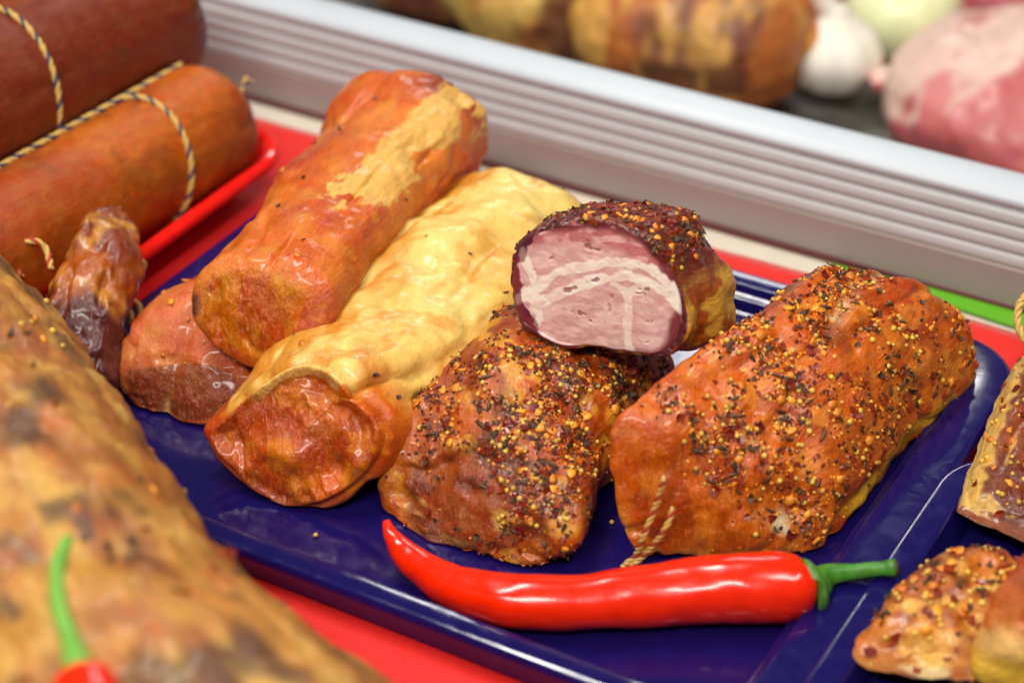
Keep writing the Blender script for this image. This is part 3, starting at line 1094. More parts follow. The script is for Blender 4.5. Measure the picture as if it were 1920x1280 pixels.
# ---- long loin with a thick cap of fat
def fat_loin():
    r0 = ring((-7.6, -7.65, 0), (0.93, -0.36), (0.2, 0.42, 1), [('p', 455, 918), ('p', 412, 868), ('p', 380, 822), ('p', 379, 808), ('p', 392, 795), ('p', 440, 748), ('p', 500, 700), ('p', 560, 668), ('p', 600, 664), ('p', 645, 684), ('p', 668, 710), ('p', 656, 734), ('p', 690, 744), ('p', 726, 776), ('p', 740, 830), ('p', 700, 898), ('p', 640, 938), ('p', 560, 962), ('p', 520, 958), ('p', 500, 945)])
    s2 = (0.93, -0.36)
    r1 = ring((-6.0, -3.4, 0), s2, (0, 0.1, 1), [(0.0, 0.1), (-0.5, 1.2), (-0.5, 2.5), (0.3, 3.5), (1.4, 3.8), (2.8, 3.75), (4.1, 3.4), (5.0, 2.85), (5.2, 2.3), (4.75, 1.95), (5.05, 1.4), (5.3, 0.7), (5.0, 0.05), (3.4, 0), (1.6, 0)])
    r2 = ring((-3.4, 1.4, 0), s2, (0, 0, 1), [(0.0, 0.1), (-0.5, 1.2), (-0.5, 2.6), (0.3, 3.6), (1.4, 3.9), (2.8, 3.85), (4.1, 3.5), (4.95, 2.95), (5.15, 2.4), (4.7, 2.0), (4.95, 1.4), (5.2, 0.7), (4.9, 0.05), (3.4, 0), (1.6, 0)])
    r3 = ring((-1.2, 5.2, 0), s2, (0, 0, 1), [(0.0, 0.1), (-0.4, 1.2), (-0.4, 2.6), (0.3, 3.5), (1.3, 3.8), (2.5, 3.65), (3.6, 3.2), (4.35, 2.6), (4.5, 2.1), (4.2, 1.8), (4.5, 1.2), (4.65, 0.7), (4.4, 0.05), (3.0, 0), (1.6, 0)])
    V, Q, i = loft([r0, r1, r2, r3], 240, 170, 50, (0.25, 0.8), (0.25, 0.2))
    t = empty('fat_capped_loin', (-4, -1, 0), 'long smoked loin under a thick wavy cap of yellow fat', 'smoked meat')

    LOB = ring((-7.6, -7.65, 0), (0.93, -0.36), (0.2, 0.42, 1), [('p', 648, 702)])[0]

    def edge(V, i):
        # where the fat cap ends on the right flank, wavering along the length
        return 2.15 + 0.12 * np.sin(i['A'] * 0.9 + 0.4) + 0.15 * fbm(V, 0.7, 2, 91)

    def disp(V, N, i):
        d = lumps(0.17, 0.55, 0.12, 0.5, 90, 0.03)(V, N, i)
        right = sm(0.0, 0.5, N @ unit((0.7, -0.5, 0.3)))
        h = V[:, 2] - edge(V, i)
        body = 1 - sm(0.0, 0.05, i['cap'])
        d = d + body * right * sm(0.2, 2.0, i['A']) * (0.22 * fbm(i['fc'] * np.array([1, 0.3, 0.3]), 0.7, 2, 98) * np.exp(-((h - 0.38) / 0.5) ** 2) - 0.06 * np.exp(-((h + 0.3) / 0.22) ** 2))
        # lean end: hollows and fibre
        f = sm(0.03, 0.2, i['cap'])
        q = np.stack([i['S'] * 0.9 + i['H'] * 0.45, i['H'] * 0.25 - i['S'] * 0.1, i['A'] * 0.4], 1)
        d = d + f * (-0.22 * sm(0.55, 1.0, ridge(q, 1.0, 3, 93)) + 0.3 * fbm(V, 0.6, 3, 94))
        lob = np.linalg.norm(V - LOB, axis=1)
        d = d + 0.24 * np.exp(-(lob / 0.6) ** 2)
        top = sm(0.16, 0.08, i['cap']) * sm(0.0, 0.03, i['cap']) * sm(-0.6, 0.3, V[:, 2] - 2.6 + 0.25 * (V[:, 0] + 6))
        return d + 0.06 * top + 0.22 * sm(0.0, 0.05, i['cap'])

    def colour(V, N, i):
        n = fbm(V, 0.5, 3, 95)
        n2 = fbm(V, 1.4, 3, 96)
        fat = mixc(FAT, srgb(230, 200, 122), sm(-0.2, 0.5, n))
        fat = mixc(fat, FATO, sm(0.25, 0.7, n2) * 0.55)
        fat = mixc(fat, srgb(196, 112, 44), sm(0.35, 0.8, fbm(V * np.array([1, 0.4, 1]), 0.8, 3, 99)) * 0.5)
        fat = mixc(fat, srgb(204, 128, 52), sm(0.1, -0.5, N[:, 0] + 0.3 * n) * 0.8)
        lean = mixc(srgb(204, 96, 34), srgb(172, 66, 24), sm(-0.3, 0.4, n))
        lean = mixc(lean, srgb(214, 126, 56), sm(0.1, 0.5, n2) * 0.7)
        h = V[:, 2] - edge(V, i)
        up = sm(-0.35, -0.05, h) * (1 - sm(0.9, 1.7, i['S'] + 0.3 * n) * sm(2.6, 0.8, i['A']))
        low = mixc(lean, srgb(222, 178, 88), sm(-0.3, 0.2, n2) * 0.8 * sm(1.0, 3.0, i['A']) * sm(0.3, 1.2, V[:, 2]))
        c = mixc(low, fat, np.maximum(up, sm(-0.1, -0.5, N[:, 0]) * sm(1.2, 2.2, i['A'])))
        f = sm(0.0, 0.04, i['cap'])
        c = mixc(c, lean, f)
        # edge of fat seen along the top of the lean end
        rim = sm(0.16, 0.13, i['cap'] + 0.04 * n2) * f * sm(-0.6, 0.3, V[:, 2] - 2.6 + 0.25 * (V[:, 0] + 6))
        lob = np.linalg.norm(V - LOB, axis=1) + 0.2 * n2
        rim = rim * sm(-4.7, -5.3, V[:, 0])
        c = mixc(c, srgb(236, 198, 116), np.maximum(rim * 0.95, sm(0.6, 0.45, lob)))
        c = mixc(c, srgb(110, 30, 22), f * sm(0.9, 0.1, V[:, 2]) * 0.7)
        return c
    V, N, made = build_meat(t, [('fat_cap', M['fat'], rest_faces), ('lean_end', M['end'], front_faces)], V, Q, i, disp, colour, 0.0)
    scatter(t, V, Q, lambda P: sm(1.5, 3, P[:, 2]) + 0.05, {'herb_fleck': 7, 'cumin_seed': 3, 'orange_flake': 2, 'mustard_seed': 5}, 23, 0.8)


fat_loin()


# ---- lower left loin
def low_loin():
    s = (0.94, -0.35)
    r0 = ring((-11.2, -3.7, 0), s, (0.25, 0.45, 1), [('p', 255, 775), ('p', 222, 738), ('p', 208, 690), ('p', 270, 676), ('p', 380, 668), ('p', 450, 690), ('p', 480, 735), ('p', 430, 790), ('p', 370, 803), ('p', 310, 790)])
    r1 = ring((-10.6, -1.5, 0), s, (0, 0, 1), [(0.0, 0.1), (-0.55, 1.0), (-0.3, 2.1), (0.8, 2.7), (2.3, 2.7), (3.5, 2.0), (3.7, 0.8), (3.3, 0), (1.6, 0)])
    r2 = ring((-8.3, 2.4, 0), s, (0, 0, 1), [(0.0, 0.1), (-0.5, 1.0), (-0.3, 2.0), (0.7, 2.5), (2.2, 2.5), (3.3, 1.9), (3.5, 0.8), (3.2, 0), (1.6, 0)])
    r3 = ring((-6.6, 5.3, 0), s, (0, 0, 1), [(0.0, 0.1), (-0.3, 0.9), (0.0, 1.8), (0.8, 2.2), (2.0, 2.2), (2.9, 1.7), (3.1, 0.8), (2.8, 0), (1.6, 0)])
    V, Q, i = loft([r0, r1, r2, r3], 180, 110, 30, (0.3, 0.9), (0.08, 0.3))
    t = empty('smoked_loin', (-8.5, 0.5, 0), 'rosy smoked loin lying flat on tray beneath another loin, at left', 'smoked meat')

    def colour(V, N, i):
        n = fbm(V, 0.6, 3, 110)
        c = mixc(srgb(202, 104, 66), srgb(184, 84, 52), sm(-0.3, 0.4, n))
        c = mixc(c, srgb(150, 50, 36), sm(0.2, 0.7, fbm(V, 0.9, 3, 112)) * 0.6)
        c = mixc(c, srgb(214, 138, 78), sm(0.3, 0.7, fbm(V, 1.5, 3, 113)) * 0.5)
        c = mixc(c, srgb(120, 52, 28), sm(0.0, 0.1, i['cap']) * 0.8)  # front end darkened: shade below the upper loin put into the colour
        seam = np.abs(i['S'] + 0.35 - 0.12 * i['A'])
        c = mixc(c, srgb(216, 166, 110), np.exp(-(seam / 0.1) ** 2) * sm(0.0, 0.3, n + 0.2) * 0.8)
        return c

    def disp(V, N, i):
        seam = np.abs(i['S'] + 0.35 - 0.12 * i['A'])
        return lumps(0.16, 0.55, 0.09, 0.7, 111, 0.03)(V, N, i) - 0.16 * np.exp(-(seam / 0.22) ** 2)
    V, N, made = build_meat(t, [('meat_body', M['meat'], rest_faces), ('lean_end', M['end'], front_faces)], V, Q, i, disp, colour, 0.0)
    scatter(t, V, Q, lambda P: sm(1.0, 2, P[:, 2]) * sm(-8, -10, P[:, 0]) + 0.001, {'mustard_seed': 6, 'orange_flake': 4}, 29, 0.8)


low_loin()


# ---- round loin on top
def top_loin():
    s = (0.96, -0.28)
    r0 = ring((-7.2, -4.8, 2.0), s, (0.15, 0.35, 1), [('p', 490, 703), ('p', 440, 692), ('p', 388, 658), ('p', 352, 610), ('p', 344, 562), ('p', 375, 505), ('p', 440, 478), ('p', 520, 488), ('p', 590, 520), ('p', 618, 575), ('p', 598, 632), ('p', 545, 678)])
    r2 = ring((-1.4, 6.6, 2.0), s, (0.08, 0.15, 1), [('p', 830, 372), ('p', 760, 355), ('p', 690, 300), ('p', 650, 225), ('p', 662, 165), ('p', 705, 136), ('p', 780, 128), ('p', 850, 146), ('p', 900, 185), ('p', 914, 245), ('p', 905, 305), ('p', 875, 350)])
    r2 = r2.mean(0) + (r2 - r2.mean(0)) * 1.07
    ra = 0.67 * r0 + 0.33 * r2
    ra = ra.mean(0) + (ra - ra.mean(0)) * 0.93
    rb = 0.33 * r0 + 0.67 * r2
    rb = rb.mean(0) + (rb - rb.mean(0)) * 0.94
    V, Q, i = loft([r0, ra, rb, r2], 240, 170, 45, (0.5, 0.6), (0.12, 0.2))
    t = empty('smoked_loin', (-5, 0, 1.9), 'topmost rounded smoked loin with frayed yellow fat streak, laid across two others', 'smoked meat')

    def colour(V, N, i):
        n = fbm(V, 0.5, 3, 120)
        n2 = fbm(V, 1.5, 3, 121)
        c = mixc(srgb(218, 122, 62), srgb(198, 92, 44), sm(-0.3, 0.5, n))
        c = mixc(c, srgb(176, 72, 56), sm(0.1, 0.6, fbm(i['fc'] * np.array([0.35, 1, 1]), 0.8, 3, 122)) * 0.7)
        c = mixc(c, srgb(224, 146, 80), sm(0.3, 0.7, n2) * 0.5)
        # fat streak along the upper right
        q = i['fc'] * np.array([0.8, 1.6, 1.6])
        band = np.abs(i['S'] - 1.2 - 0.10 * (i['A'] - 7)) - 0.62
        m = sm(0.45, -0.35, band + 0.4 * fbm(q, 0.9, 3, 124)) * sm(3.4, 5.0, i['A'] + 0.8 * n2) * sm(0.0, 0.35, N[:, 2] + 0.25) * sm(13.2, 11.6, i['A'])
        i['fatm'] = m
        # dark collapsed end at the back
        e = np.linalg.norm(V - at(850, 175, 5.0), axis=1)
        c = mixc(c, srgb(128, 44, 30), sm(1.9, 0.7, e + 0.5 * n2) * 0.8)
        # front lean end
        f = sm(0.03, 0.12, i['cap'] + 0.10 * n2)
        ln = mixc(srgb(202, 110, 36), srgb(180, 78, 28), sm(-0.3, 0.4, fbm(i['fc'] * np.array([1, 1, 0.5]), 1.1, 3, 126)))
        ln = mixc(ln, srgb(206, 130, 52), sm(0.2, 0.7, n2) * 0.6)
        c = mixc(c, ln, f)
        c = mixc(c, srgb(70, 40, 36), sm(0.42, 0.25, np.linalg.norm(V - at(358, 572, 3.6), axis=1)) * 0.9)
        return c

    def disp(V, N, i):
        d = lumps(0.2, 0.4, 0.2, 0.55, 127, 0.03, 0.3)(V, N, i)
        e = np.linalg.norm(V - at(850, 185, 5.0), axis=1)
        d = d - 0.35 * sm(1.0, 0.2, e)
        bd = np.abs(i['S'] - 1.2 - 0.10 * (i['A'] - 7)) - 0.62
        d = d + 0.05 * sm(0.3, -0.2, bd + 0.4 * fbm(i['fc'] * np.array([0.8, 1.6, 1.6]), 0.9, 3, 124)) * sm(3.4, 5.0, i['A']) * (0.5 + fbm(i['fc'] * np.array([0.7, 1.6, 1.6]), 2.2, 2, 131))
        f = sm(0.05, 0.3, i['cap'])
        q = np.stack([i['S'] * 1.2 + 0.3 * i['H'], i['H'] * 0.3, i['A'] * 0.2], 1)
        d = d - f * 0.1 * sm(0.55, 1.0, ridge(q, 1.2, 2, 128))
        return d
    V, N, made = build_meat(t, [('meat_body', M['frayed'], rest_faces), ('lean_end', M['end'], front_faces)], V, Q, i, disp, colour)
    scatter(t, V, Q, lambda P: sm(3.5, 5, P[:, 2]) + 0.01, {'herb_fleck': 6, 'red_flake': 3, 'orange_flake': 3}, 33, 0.8)


top_loin()


# ---- cut piece on top of the spiced ones
def cut_piece():
    ZB = 3.95
    s = (0.95, -0.31)
    P0 = [('p', 1010, 632), ('p', 968, 600), ('p', 950, 545), ('p', 957, 485), ('p', 985, 440), ('p', 1060, 415), ('p', 1130, 412), ('p', 1200, 435), ('p', 1248, 482), ('p', 1281, 545), ('p', 1287, 600), ('p', 1272, 645), ('p', 1240, 672), ('p', 1180, 664), ('p', 1110, 655), ('p', 1050, 650)]
    w = (0.12, 0.18, 1)
    base = (0.6, -5.8, ZB)
    r0 = ring(base, s, w, P0)
    b2 = np.array(base) + np.array([0.55, 0.83, 0]) * 2.9 + np.array([0, 0, -0.25])
    r2 = ring(b2, s, (0.1, 0.15, 1), [('p', 1120, 590), ('p', 1065, 540), ('p', 1040, 470), ('p', 1050, 410), ('p', 1090, 385), ('p', 1160, 374), ('p', 1230, 374), ('p', 1290, 384), ('p', 1322, 410), ('p', 1345, 460), ('p', 1385, 515), ('p', 1403, 580), ('p', 1392, 622), ('p', 1340, 640), ('p', 1260, 632), ('p', 1190, 615)])
    r1 = 0.5 * (r0 + r2)
    r1 = r1.mean(0) + (r1 - r1.mean(0)) * 1.02
    V, Q, i = loft([r0, r1, r2], 320, 110, 110, (0.12, 0.5), (0.04, 0.2))
    t = empty('cut_smoked_pork', (3, -5.5, ZB), 'cut piece of smoked pork showing pink marbled face, perched on spiced meats', 'smoked meat')
    n0 = np.cross(np.array([s[0], s[1], 0]), np.array(w))

    # face coordinates as seen: horizontal a (0..1 over the face), vertical b
    def face_uv(V):
        d = V - CAM
        f = d @ FW
        return 960 + FPX * (d @ RX) / f, 640 - FPX * (d @ UP) / f
    pxy = {}

    # curves of the cut face in local plane coordinates (cm): a along s, b along w
    def plane(x, y):
        B = np.array(base)
        dr = ray(x, y)
        t_ = ((B - CAM) @ n0) / (dr @ n0)
        p = CAM + dr * t_ - B
        b = p[2] / w[2]
        p2 = p - b * np.array(w)
        return np.array([p2 @ unit([s[0], s[1], 0]), b])

    def seg(pts):
        return crom(np.array([plane(*p) for p in pts]), 60)
    fats = [
        (seg([(1005, 540), (1050, 510), (1110, 497), (1170, 492), (1220, 505), (1262, 540), (1275, 565)]), 0.13, 1.0),
        (seg([(1075, 535), (1120, 523), (1180, 520), (1230, 535), (1270, 570), (1284, 580)]), 0.14, 1.0),
        (seg([(978, 470), (990, 500), (1000, 530), (985, 555), (970, 560)]), 0.13, 1.0),
        (seg([(985, 550), (1010, 565), (1030, 560), (1060, 545), (1100, 530)]), 0.14, 0.95),
        (seg([(1000, 570), (1012, 590), (1010, 605)]), 0.12, 0.9),
        (seg([(1160, 535), (1178, 560), (1180, 600), (1177, 640), (1185, 660)]), 0.085, 0.75),
        (seg([(1150, 530), (1175, 545), (1205, 535)]), 0.11, 0.8),
        (seg([(1040, 648), (1110, 657), (1180, 664), (1235, 668), (1268, 645)]), 0.06, 0.8),
    ]
    holes = [seg([(1093, 450), (1105, 460), (1122, 470)]), seg([(1030, 483), (1045, 477)]), seg([(1062, 542), (1080, 537)]), seg([(1092, 585), (1108, 597), (1120, 610)]), seg([(1208, 605), (1225, 600)]), seg([(1190, 546), (1212, 544)]), seg([(1100, 528), (1120, 523)])]

    def face(V, i):
        p = V - np.array(base)
        b = p[:, 2] / w[2]
        a = (p - b[:, None] * np.array(w)) @ unit([s[0], s[1], 0])
        AB = np.stack([a, b], 1)
        q = np.stack([a, b, np.zeros_like(a)], 1)
        wob = np.stack([fbm(q, 2.2, 3, 147), fbm(q, 2.2, 3, 148)], 1) * 0.045
        fine = fbm(q, 7.0, 3, 151)
        fat = np.zeros(len(V))
        for cv, wd, st in fats:
            d = np.min(np.linalg.norm((AB + wob)[:, None, :] - cv[None], axis=2), axis=1)
            fat = np.maximum(fat, sm(wd * 1.25, wd * 0.75, d + 0.03 * fine + 0.04 * fbm(q, 2.5, 2, 177)) * st)
        hole = np.zeros(len(V))
        for cv in holes:
            d = np.min(np.linalg.norm((AB + wob * 1.6)[:, None, :] - cv[None], axis=2), axis=1)
            hole = np.maximum(hole, sm(0.075, 0.035, d + 0.05 * fine) * sm(-0.15, 0.1, fbm(q, 6.0, 2, 158)))
        pore = sm(0.98, 1.08, fbm(q, 5.0, 2, 171)) * sm(0.2, 0.5, fbm(q, 1.0, 2, 172))
        return a, b, q, wob, fine, fat, np.maximum(hole, pore * 0.5)

    def disp(V, N, i):
        d = lumps(0.14, 0.6, 0.1, 0.9, 141, 0.03)(V, N, i)
        f = sm(0.0, 0.04, i['cap'])
        a, b, q, wob, fine, fat, hole = face(V, i)
        d = d * (1 - f) + f * (0.014 * fbm(q, 1.2, 3, 142) + 0.01 * fat - 0.05 * hole + 0.006 * fine)
        fl = sm(0.2, 0.7, N @ unit((0.85, -0.4, -0.1))) * (1 - f)
        return d + fl * 0.16 * fbm(V, 1.0, 2, 143)

    def colour(V, N, i):
        n = fbm(V, 0.8, 3, 145)
        n2 = fbm(V, 1.8, 3, 146)
        crust = mixc(srgb(124, 48, 36), srgb(96, 36, 38), sm(-0.3, 0.4, n))
        crust = mixc(crust, srgb(158, 78, 40), sm(0.2, 0.7, n2) * 0.6)
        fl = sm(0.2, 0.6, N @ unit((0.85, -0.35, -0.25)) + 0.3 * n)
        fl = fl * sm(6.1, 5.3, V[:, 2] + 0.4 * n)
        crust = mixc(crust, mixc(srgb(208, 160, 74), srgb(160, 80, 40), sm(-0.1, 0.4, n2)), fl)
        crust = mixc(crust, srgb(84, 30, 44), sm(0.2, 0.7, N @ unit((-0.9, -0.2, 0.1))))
        a, b, q, wob, fine, fat, hole = face(V, i)
        fib = fbm(q * np.array([1.2, 3.0, 1]) + wob[:, :1] * 3, 2.2, 4, 150)
        strand = ridge(q * np.array([1.0, 2.6, 1]) + wob[:, :1] * 5, 2.6, 3, 175)
        c = mixc(srgb(236, 200, 193), srgb(218, 172, 167), sm(-0.4, 0.5, fib))
        upper = sm(0.0, 0.4, b - np.interp(a, [-1, 0.5, 2, 3.3, 5], [2.2, 2.6, 2.7, 2.0, 1.2]))
        c = mixc(c, mixc(srgb(198, 122, 118), srgb(230, 180, 172), sm(-0.3, 0.4, fib)), upper)
        c = mixc(c, srgb(238, 200, 188), sm(0.84, 0.97, strand) * 0.55)
        c = mixc(c, srgb(168, 96, 98), sm(0.3, 0.7, fbm(q * np.array([1, 2, 1]), 4.0, 3, 176)) * 0.2)
        c = mixc(c, srgb(150, 66, 68), sm(3.5, 4.4, a + 0.25 * n) * 0.8)
        ringd = i['cap'] + 0.035 * n2
        c = mixc(c, srgb(124, 44, 50), sm(0.15, 0.05, ringd) * sm(0.2, 0.7, 0.25 * (a - 1.5) + 0.7 * upper + 0.1) * 0.95)
        lb = np.array([plane(*p) for p in ((1008, 648), (1012, 620), (1000, 595), (984, 565), (974, 540), (976, 500), (988, 465), (1010, 428))])
        edge = np.interp(b, lb[:, 1], lb[:, 0])
        left = sm(0.03, -0.03, a - edge + 0.14 * n2 + 0.06 * fine)
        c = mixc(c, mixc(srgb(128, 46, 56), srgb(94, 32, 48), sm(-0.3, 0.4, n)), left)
        c = mixc(c, mixc(srgb(250, 238, 224), srgb(242, 220, 204), sm(-0.1, 0.6, fib)), fat * (1 - 0.75 * left))
        c = mixc(c, srgb(150, 84, 84), hole * 0.7)
        f = sm(0.0, 0.02, i['cap'])
        return mixc(crust, c, f)
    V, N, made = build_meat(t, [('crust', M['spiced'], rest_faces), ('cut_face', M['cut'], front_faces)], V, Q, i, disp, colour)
    F2 = Q[rest_faces(i)]

    def wt(P):
        return sm(6.3, 7.2, P[:, 2]) * sm(-0.5, 0.3, fbm(P, 1.0, 2, 155)) + 0.15 * sm(5.8, 6.5, P[:, 2]) + 0.001
    scatter(t, V, F2, wt, {'mustard_seed': 34, 'red_flake': 60, 'orange_flake': 26, 'cumin_seed': 40, 'herb_fleck': 60}, 43, 0.85)
    crumbs(t, V, F2, wt, 380, 45, mat=M['flake_r'])
    crumbs(t, V, F2, wt, 260, 46, name='herb_dust', mat=M['herb'])


cut_piece()


# ------------------------------------------------------------------ red chilli
def chilli():
    pts = [(724, 975, 1.25, 8), (733, 1000, 1.0, 15), (757, 1034, 0.75, 24), (795, 1067, 0.62, 32), (860, 1102, 0.68, 42), (960, 1126, 0.8, 51), (1080, 1130, 0.83, 53), (1200, 1118, 0.86, 56), (1320, 1104, 0.95, 62), (1430, 1100, 1.02, 66), (1490, 1099, 1.0, 62), (1518, 1097, 1.0, 48)]
    path = np.array([np.append(at(a, b, z), r) for a, b, z, r in pts])
    C4 = crom(path, 150)
    d = (C4[:, :3] - CAM) @ FW
    rad = C4[:, 3] * d / FPX
    V, F = tube_mesh(C4[:, :3], rad, 48)
    c = np.repeat(C4[:, :3], 48, 0)
    dirn = V - c
    dirn /= np.linalg.norm(dirn, axis=1)[:, None]
    tt = np.repeat(np.linspace(0, 1, 150), 48)
    V = V + dirn * (0.055 * fbm(V, 0.5, 2, 160) + 0.03 * fbm(V, 1.6, 3, 161) + 0.05 * sm(0.7, 1, tt) * np.sin(3 * np.arctan2(dirn[:, 2], dirn[:, 0] + dirn[:, 1]) + 1))[:, None]
    V[:, 2] = np.maximum(V[:, 2], 0.02)
    t = empty('red_chilli', at(1100, 1130, 0.0), 'long glossy red chilli with green stem lying along tray front', 'chilli')
    mesh_obj('pod', V, F, M['chilli'], t)
    # calyx
    e = C4[-1, :3]
    ax = unit(at(1560, 1078, 1.05) - e)
    P = [e - ax * 0.14, e - ax * 0.02, e + ax * 0.1, e + ax * 0.22, e + ax * 0.36]
    V, F = tube_mesh(np.array(P), [0.74, 0.78, 0.7, 0.5, 0.34], 30)
    a = np.tile(np.arange(30), 5)
    V[:30] -= ax * (0.13 * np.cos(a[:30] * 2 * np.pi / 6) + 0.04 * np.sin(a[:30] * 2.3))[:, None]
    mesh_obj('calyx', V, F, M['calyx'], t)
    sp = crom([e + ax * 0.2, at(1552, 1078, 1.05), at(1600, 1072, 1.1), at(1645, 1067, 1.2), at(1680, 1064, 1.3)], 30)
    sr = np.interp(np.linspace(0, 1, 30), [0, 0.1, 0.4, 0.85, 0.95, 1.0], [0.46, 0.34, 0.24, 0.19, 0.24, 0.23])
    V, F = tube_mesh(sp, sr, 14)
    cs = np.repeat(sp, 14, 0)
    V = cs + (V - cs) * (1 + 0.10 * np.cos(np.tile(np.arange(14), 30) * 2 * np.pi / 14 * 5) + 0.08 * fbm(V, 2.5, 2, 3))[:, None]
    st = mesh_obj('stem', V, F, M['stem'], t)
    q = [sp[-1] - unit(sp[-1] - sp[-2]) * 0.02, sp[-1] + unit(sp[-1] - sp[-2]) * 0.07]
    V, F = tube_mesh(np.array(q), [0.19, 0.17], 12)
    o = mesh_obj('stem_tip', V, F, M['herb'], t)


chilli()


# ------------------------------------------------------------------ sausages on the red tray
def sausage(name, p0, p1, r, label, col_a, col_b, seed, strings, fil=1.2):
    ax = unit(p1 - p0)
    sd = unit(np.cross(ax, [0, 0, 1]))
    up = np.cross(sd, ax)
    Ls = np.linspace(0, 1, 6)
    R = []
    for k, q in enumerate(Ls):
        c = p0 + (p1 - p0) * q
        rr = r * (1 + 0.03 * math.sin(q * 9 + seed))
        a = -np.arange(14) * 2 * np.pi / 14 - math.pi / 2
        R.append(c + rr * (np.cos(a)[:, None] * sd + np.sin(a)[:, None] * up))
    V, Q, i = loft(R, 140, 120, 26, (fil, fil), (0.35, 0.35))
    t = empty(name, p0 * 0.5 + p1 * 0.5 - np.array([0, 0, r]), label, 'sausage')

    def disp(V, N, i):
        d = 0.06 * fbm(V, 0.35, 2, seed) + 0.02 * fbm(i['fc'] * np.array([1, 1, 1]), 1.2, 2, seed + 2)
        d = d - 0.05 * sm(0.6, 1, ridge(i['fc'] * np.array([0.4, 1, 1]), 0.45, 2, seed + 4))
        for A, tilt in strings:
            d = d - 0.12 * np.exp(-((i['A'] - A - tilt * i['H']) / 0.28) ** 2)
        # puckered ends
        e = np.maximum(i['cap'], i['capb'])
        th = i['ang'] * 2 * np.pi
        d = d + 0.05 * sm(0.05, 0.5, e) * np.sin(th * 9)
        return d

    def colour(V, N, i):
        n = fbm(i['fc'] * np.array([0.5, 1, 1]), 0.35, 3, seed + 6)
        c = mixc(col_a, col_b, sm(-0.4, 0.4, n))
        c = mixc(c, col_b * 0.55, sm(0.35, 0.8, fbm(V, 0.9, 3, seed + 7)) * 0.5)
        return c
    V, N, made = build_meat(t, [('casing', M['sausage'], None)], V, Q, i, disp, colour)

    def sp(A, th, off=0.04):
        c = i['c0'] + ax * A
        return c + (r + off) * (math.cos(th) * sd + math.sin(th) * up)
    return t, sp, ax


p0 = at(-260, 620, 2.3)
p1 = at(418, 216, 2.25)
t1, sp1, ax1 = sausage('sausage', p0, p1, 2.12, 'thick orange-brown smoked sausage tied with twine, nearer of two on red tray', srgb(178, 86, 22), srgb(158, 66, 16), 200, [(0, 0)], 1.2)
Ltot = np.linalg.norm(p1 - p0)
A1 = Ltot - 4.2
twine(t1, [sp1(A1 + 0.55 * math.sin(th), th, 0.05) for th in np.linspace(math.radians(-60), math.radians(300), 60)], 0.10, 0.75)
twine(t1, [sp1(A, math.radians(122), 0.07) for A in np.linspace(1, Ltot - 0.6, 24)], 0.10, 0.75)
kn = sp1(Ltot + 0.25, math.radians(50), -0.9)
twine(t1, [kn + np.array(q) for q in ((-0.2, -0.3, -0.1), (0, 0.1, 0.25), (0.15, 0.25, 0.5), (0.3, 0.1, 0.35))], 0.09, 0.5, name='knot')

q0 = p0 + np.array([-3.95, 1.7, 2.3])
q1 = p1 + np.array([-3.55, 2.0, 2.35]) + ax1 * 2.2
t2, sp2, ax2 = sausage('sausage', q0, q1, 2.75, 'larger dark red-brown tied sausage lying behind the orange one', srgb(142, 60, 20), srgb(112, 40, 16), 230, [(0, 0)], 1.5)
L2 = np.linalg.norm(q1 - q0)
A2 = L2 - 8.2
twine(t2, [sp2(A2 + 0.6 * math.sin(th), th, 0.06) for th in np.linspace(math.radians(-90), math.radians(270), 60)], 0.10, 0.75)


# ------------------------------------------------------------------ small dark tied piece at the left
def dark_piece():
    s = (0.97, -0.2)
    c = [at(150, 720, 0.8), at(160, 640, 1.5), at(172, 560, 2.3), at(196, 475, 3.0), at(222, 400, 3.5)]
    rr = [(1.2, 0.9), (1.3, 1.1), (1.3, 1.1), (1.0, 0.9), (0.55, 0.5)]
    R = []
    for k, (p, (a, b)) in enumerate(zip(c, rr)):
        th = -np.arange(12) * 2 * np.pi / 12 - math.pi / 2
        sd = np.array([0.95, -0.3, 0])
        w = unit((-0.25, -0.45, 0.86))
        R.append(p + a * np.cos(th)[:, None] * sd + b * np.sin(th)[:, None] * w)
    V, Q, i = loft(R, 120, 90, 20, (0.3, 0.5), (0.15, 0.2))
    t = empty('smoked_knuckle', at(170, 640, 0), 'small dark purple-brown smoked knuckle tied with twine, leaning on sausage', 'smoked meat')

    def colour(V, N, i):
        n = fbm(V, 0.8, 3, 260)
        c = mixc(srgb(164, 84, 40), srgb(122, 52, 30), sm(-0.3, 0.4, n))
        c = mixc(c, srgb(196, 138, 66), sm(0.1, 0.6, fbm(V, 1.1, 3, 262)) * 0.8)
        c = mixc(c, srgb(86, 30, 32), sm(2.3, 1.8, i['A'] + 0.6 * n))
        return c
    V, N, made = build_meat(t, [('meat_body', M['knuckle'], None)], V, Q, i, lumps(0.25, 0.7, 0.24, 0.8, 263, 0.06), colour)
    lp = [at(40, 520, 2.6), at(26, 485, 3.0), at(40, 458, 3.3), at(66, 452, 3.4), at(88, 470, 3.1), at(95, 505, 2.8)]
    twine(t, lp, 0.10, 0.8, 'twine_red', 'string_loop')
    lp = [at(208, 640, 0.35), at(228, 622, 0.5), at(246, 605, 0.9), at(240, 580, 1.4), at(222, 572, 1.6), at(232, 563, 1.7), at(256, 568, 1.5), at(264, 590, 1.0), at(250, 600, 0.7)]
    twine(t, lp, 0.10, 0.7, 'twine_red', 'string_loop')
    lp = [at(238, 500, 2.2), at(256, 490, 2.0), at(270, 496, 1.7), at(262, 512, 1.5)]
    twine(t, lp, 0.10, 0.7, 'twine', 'string_end')


dark_piece()


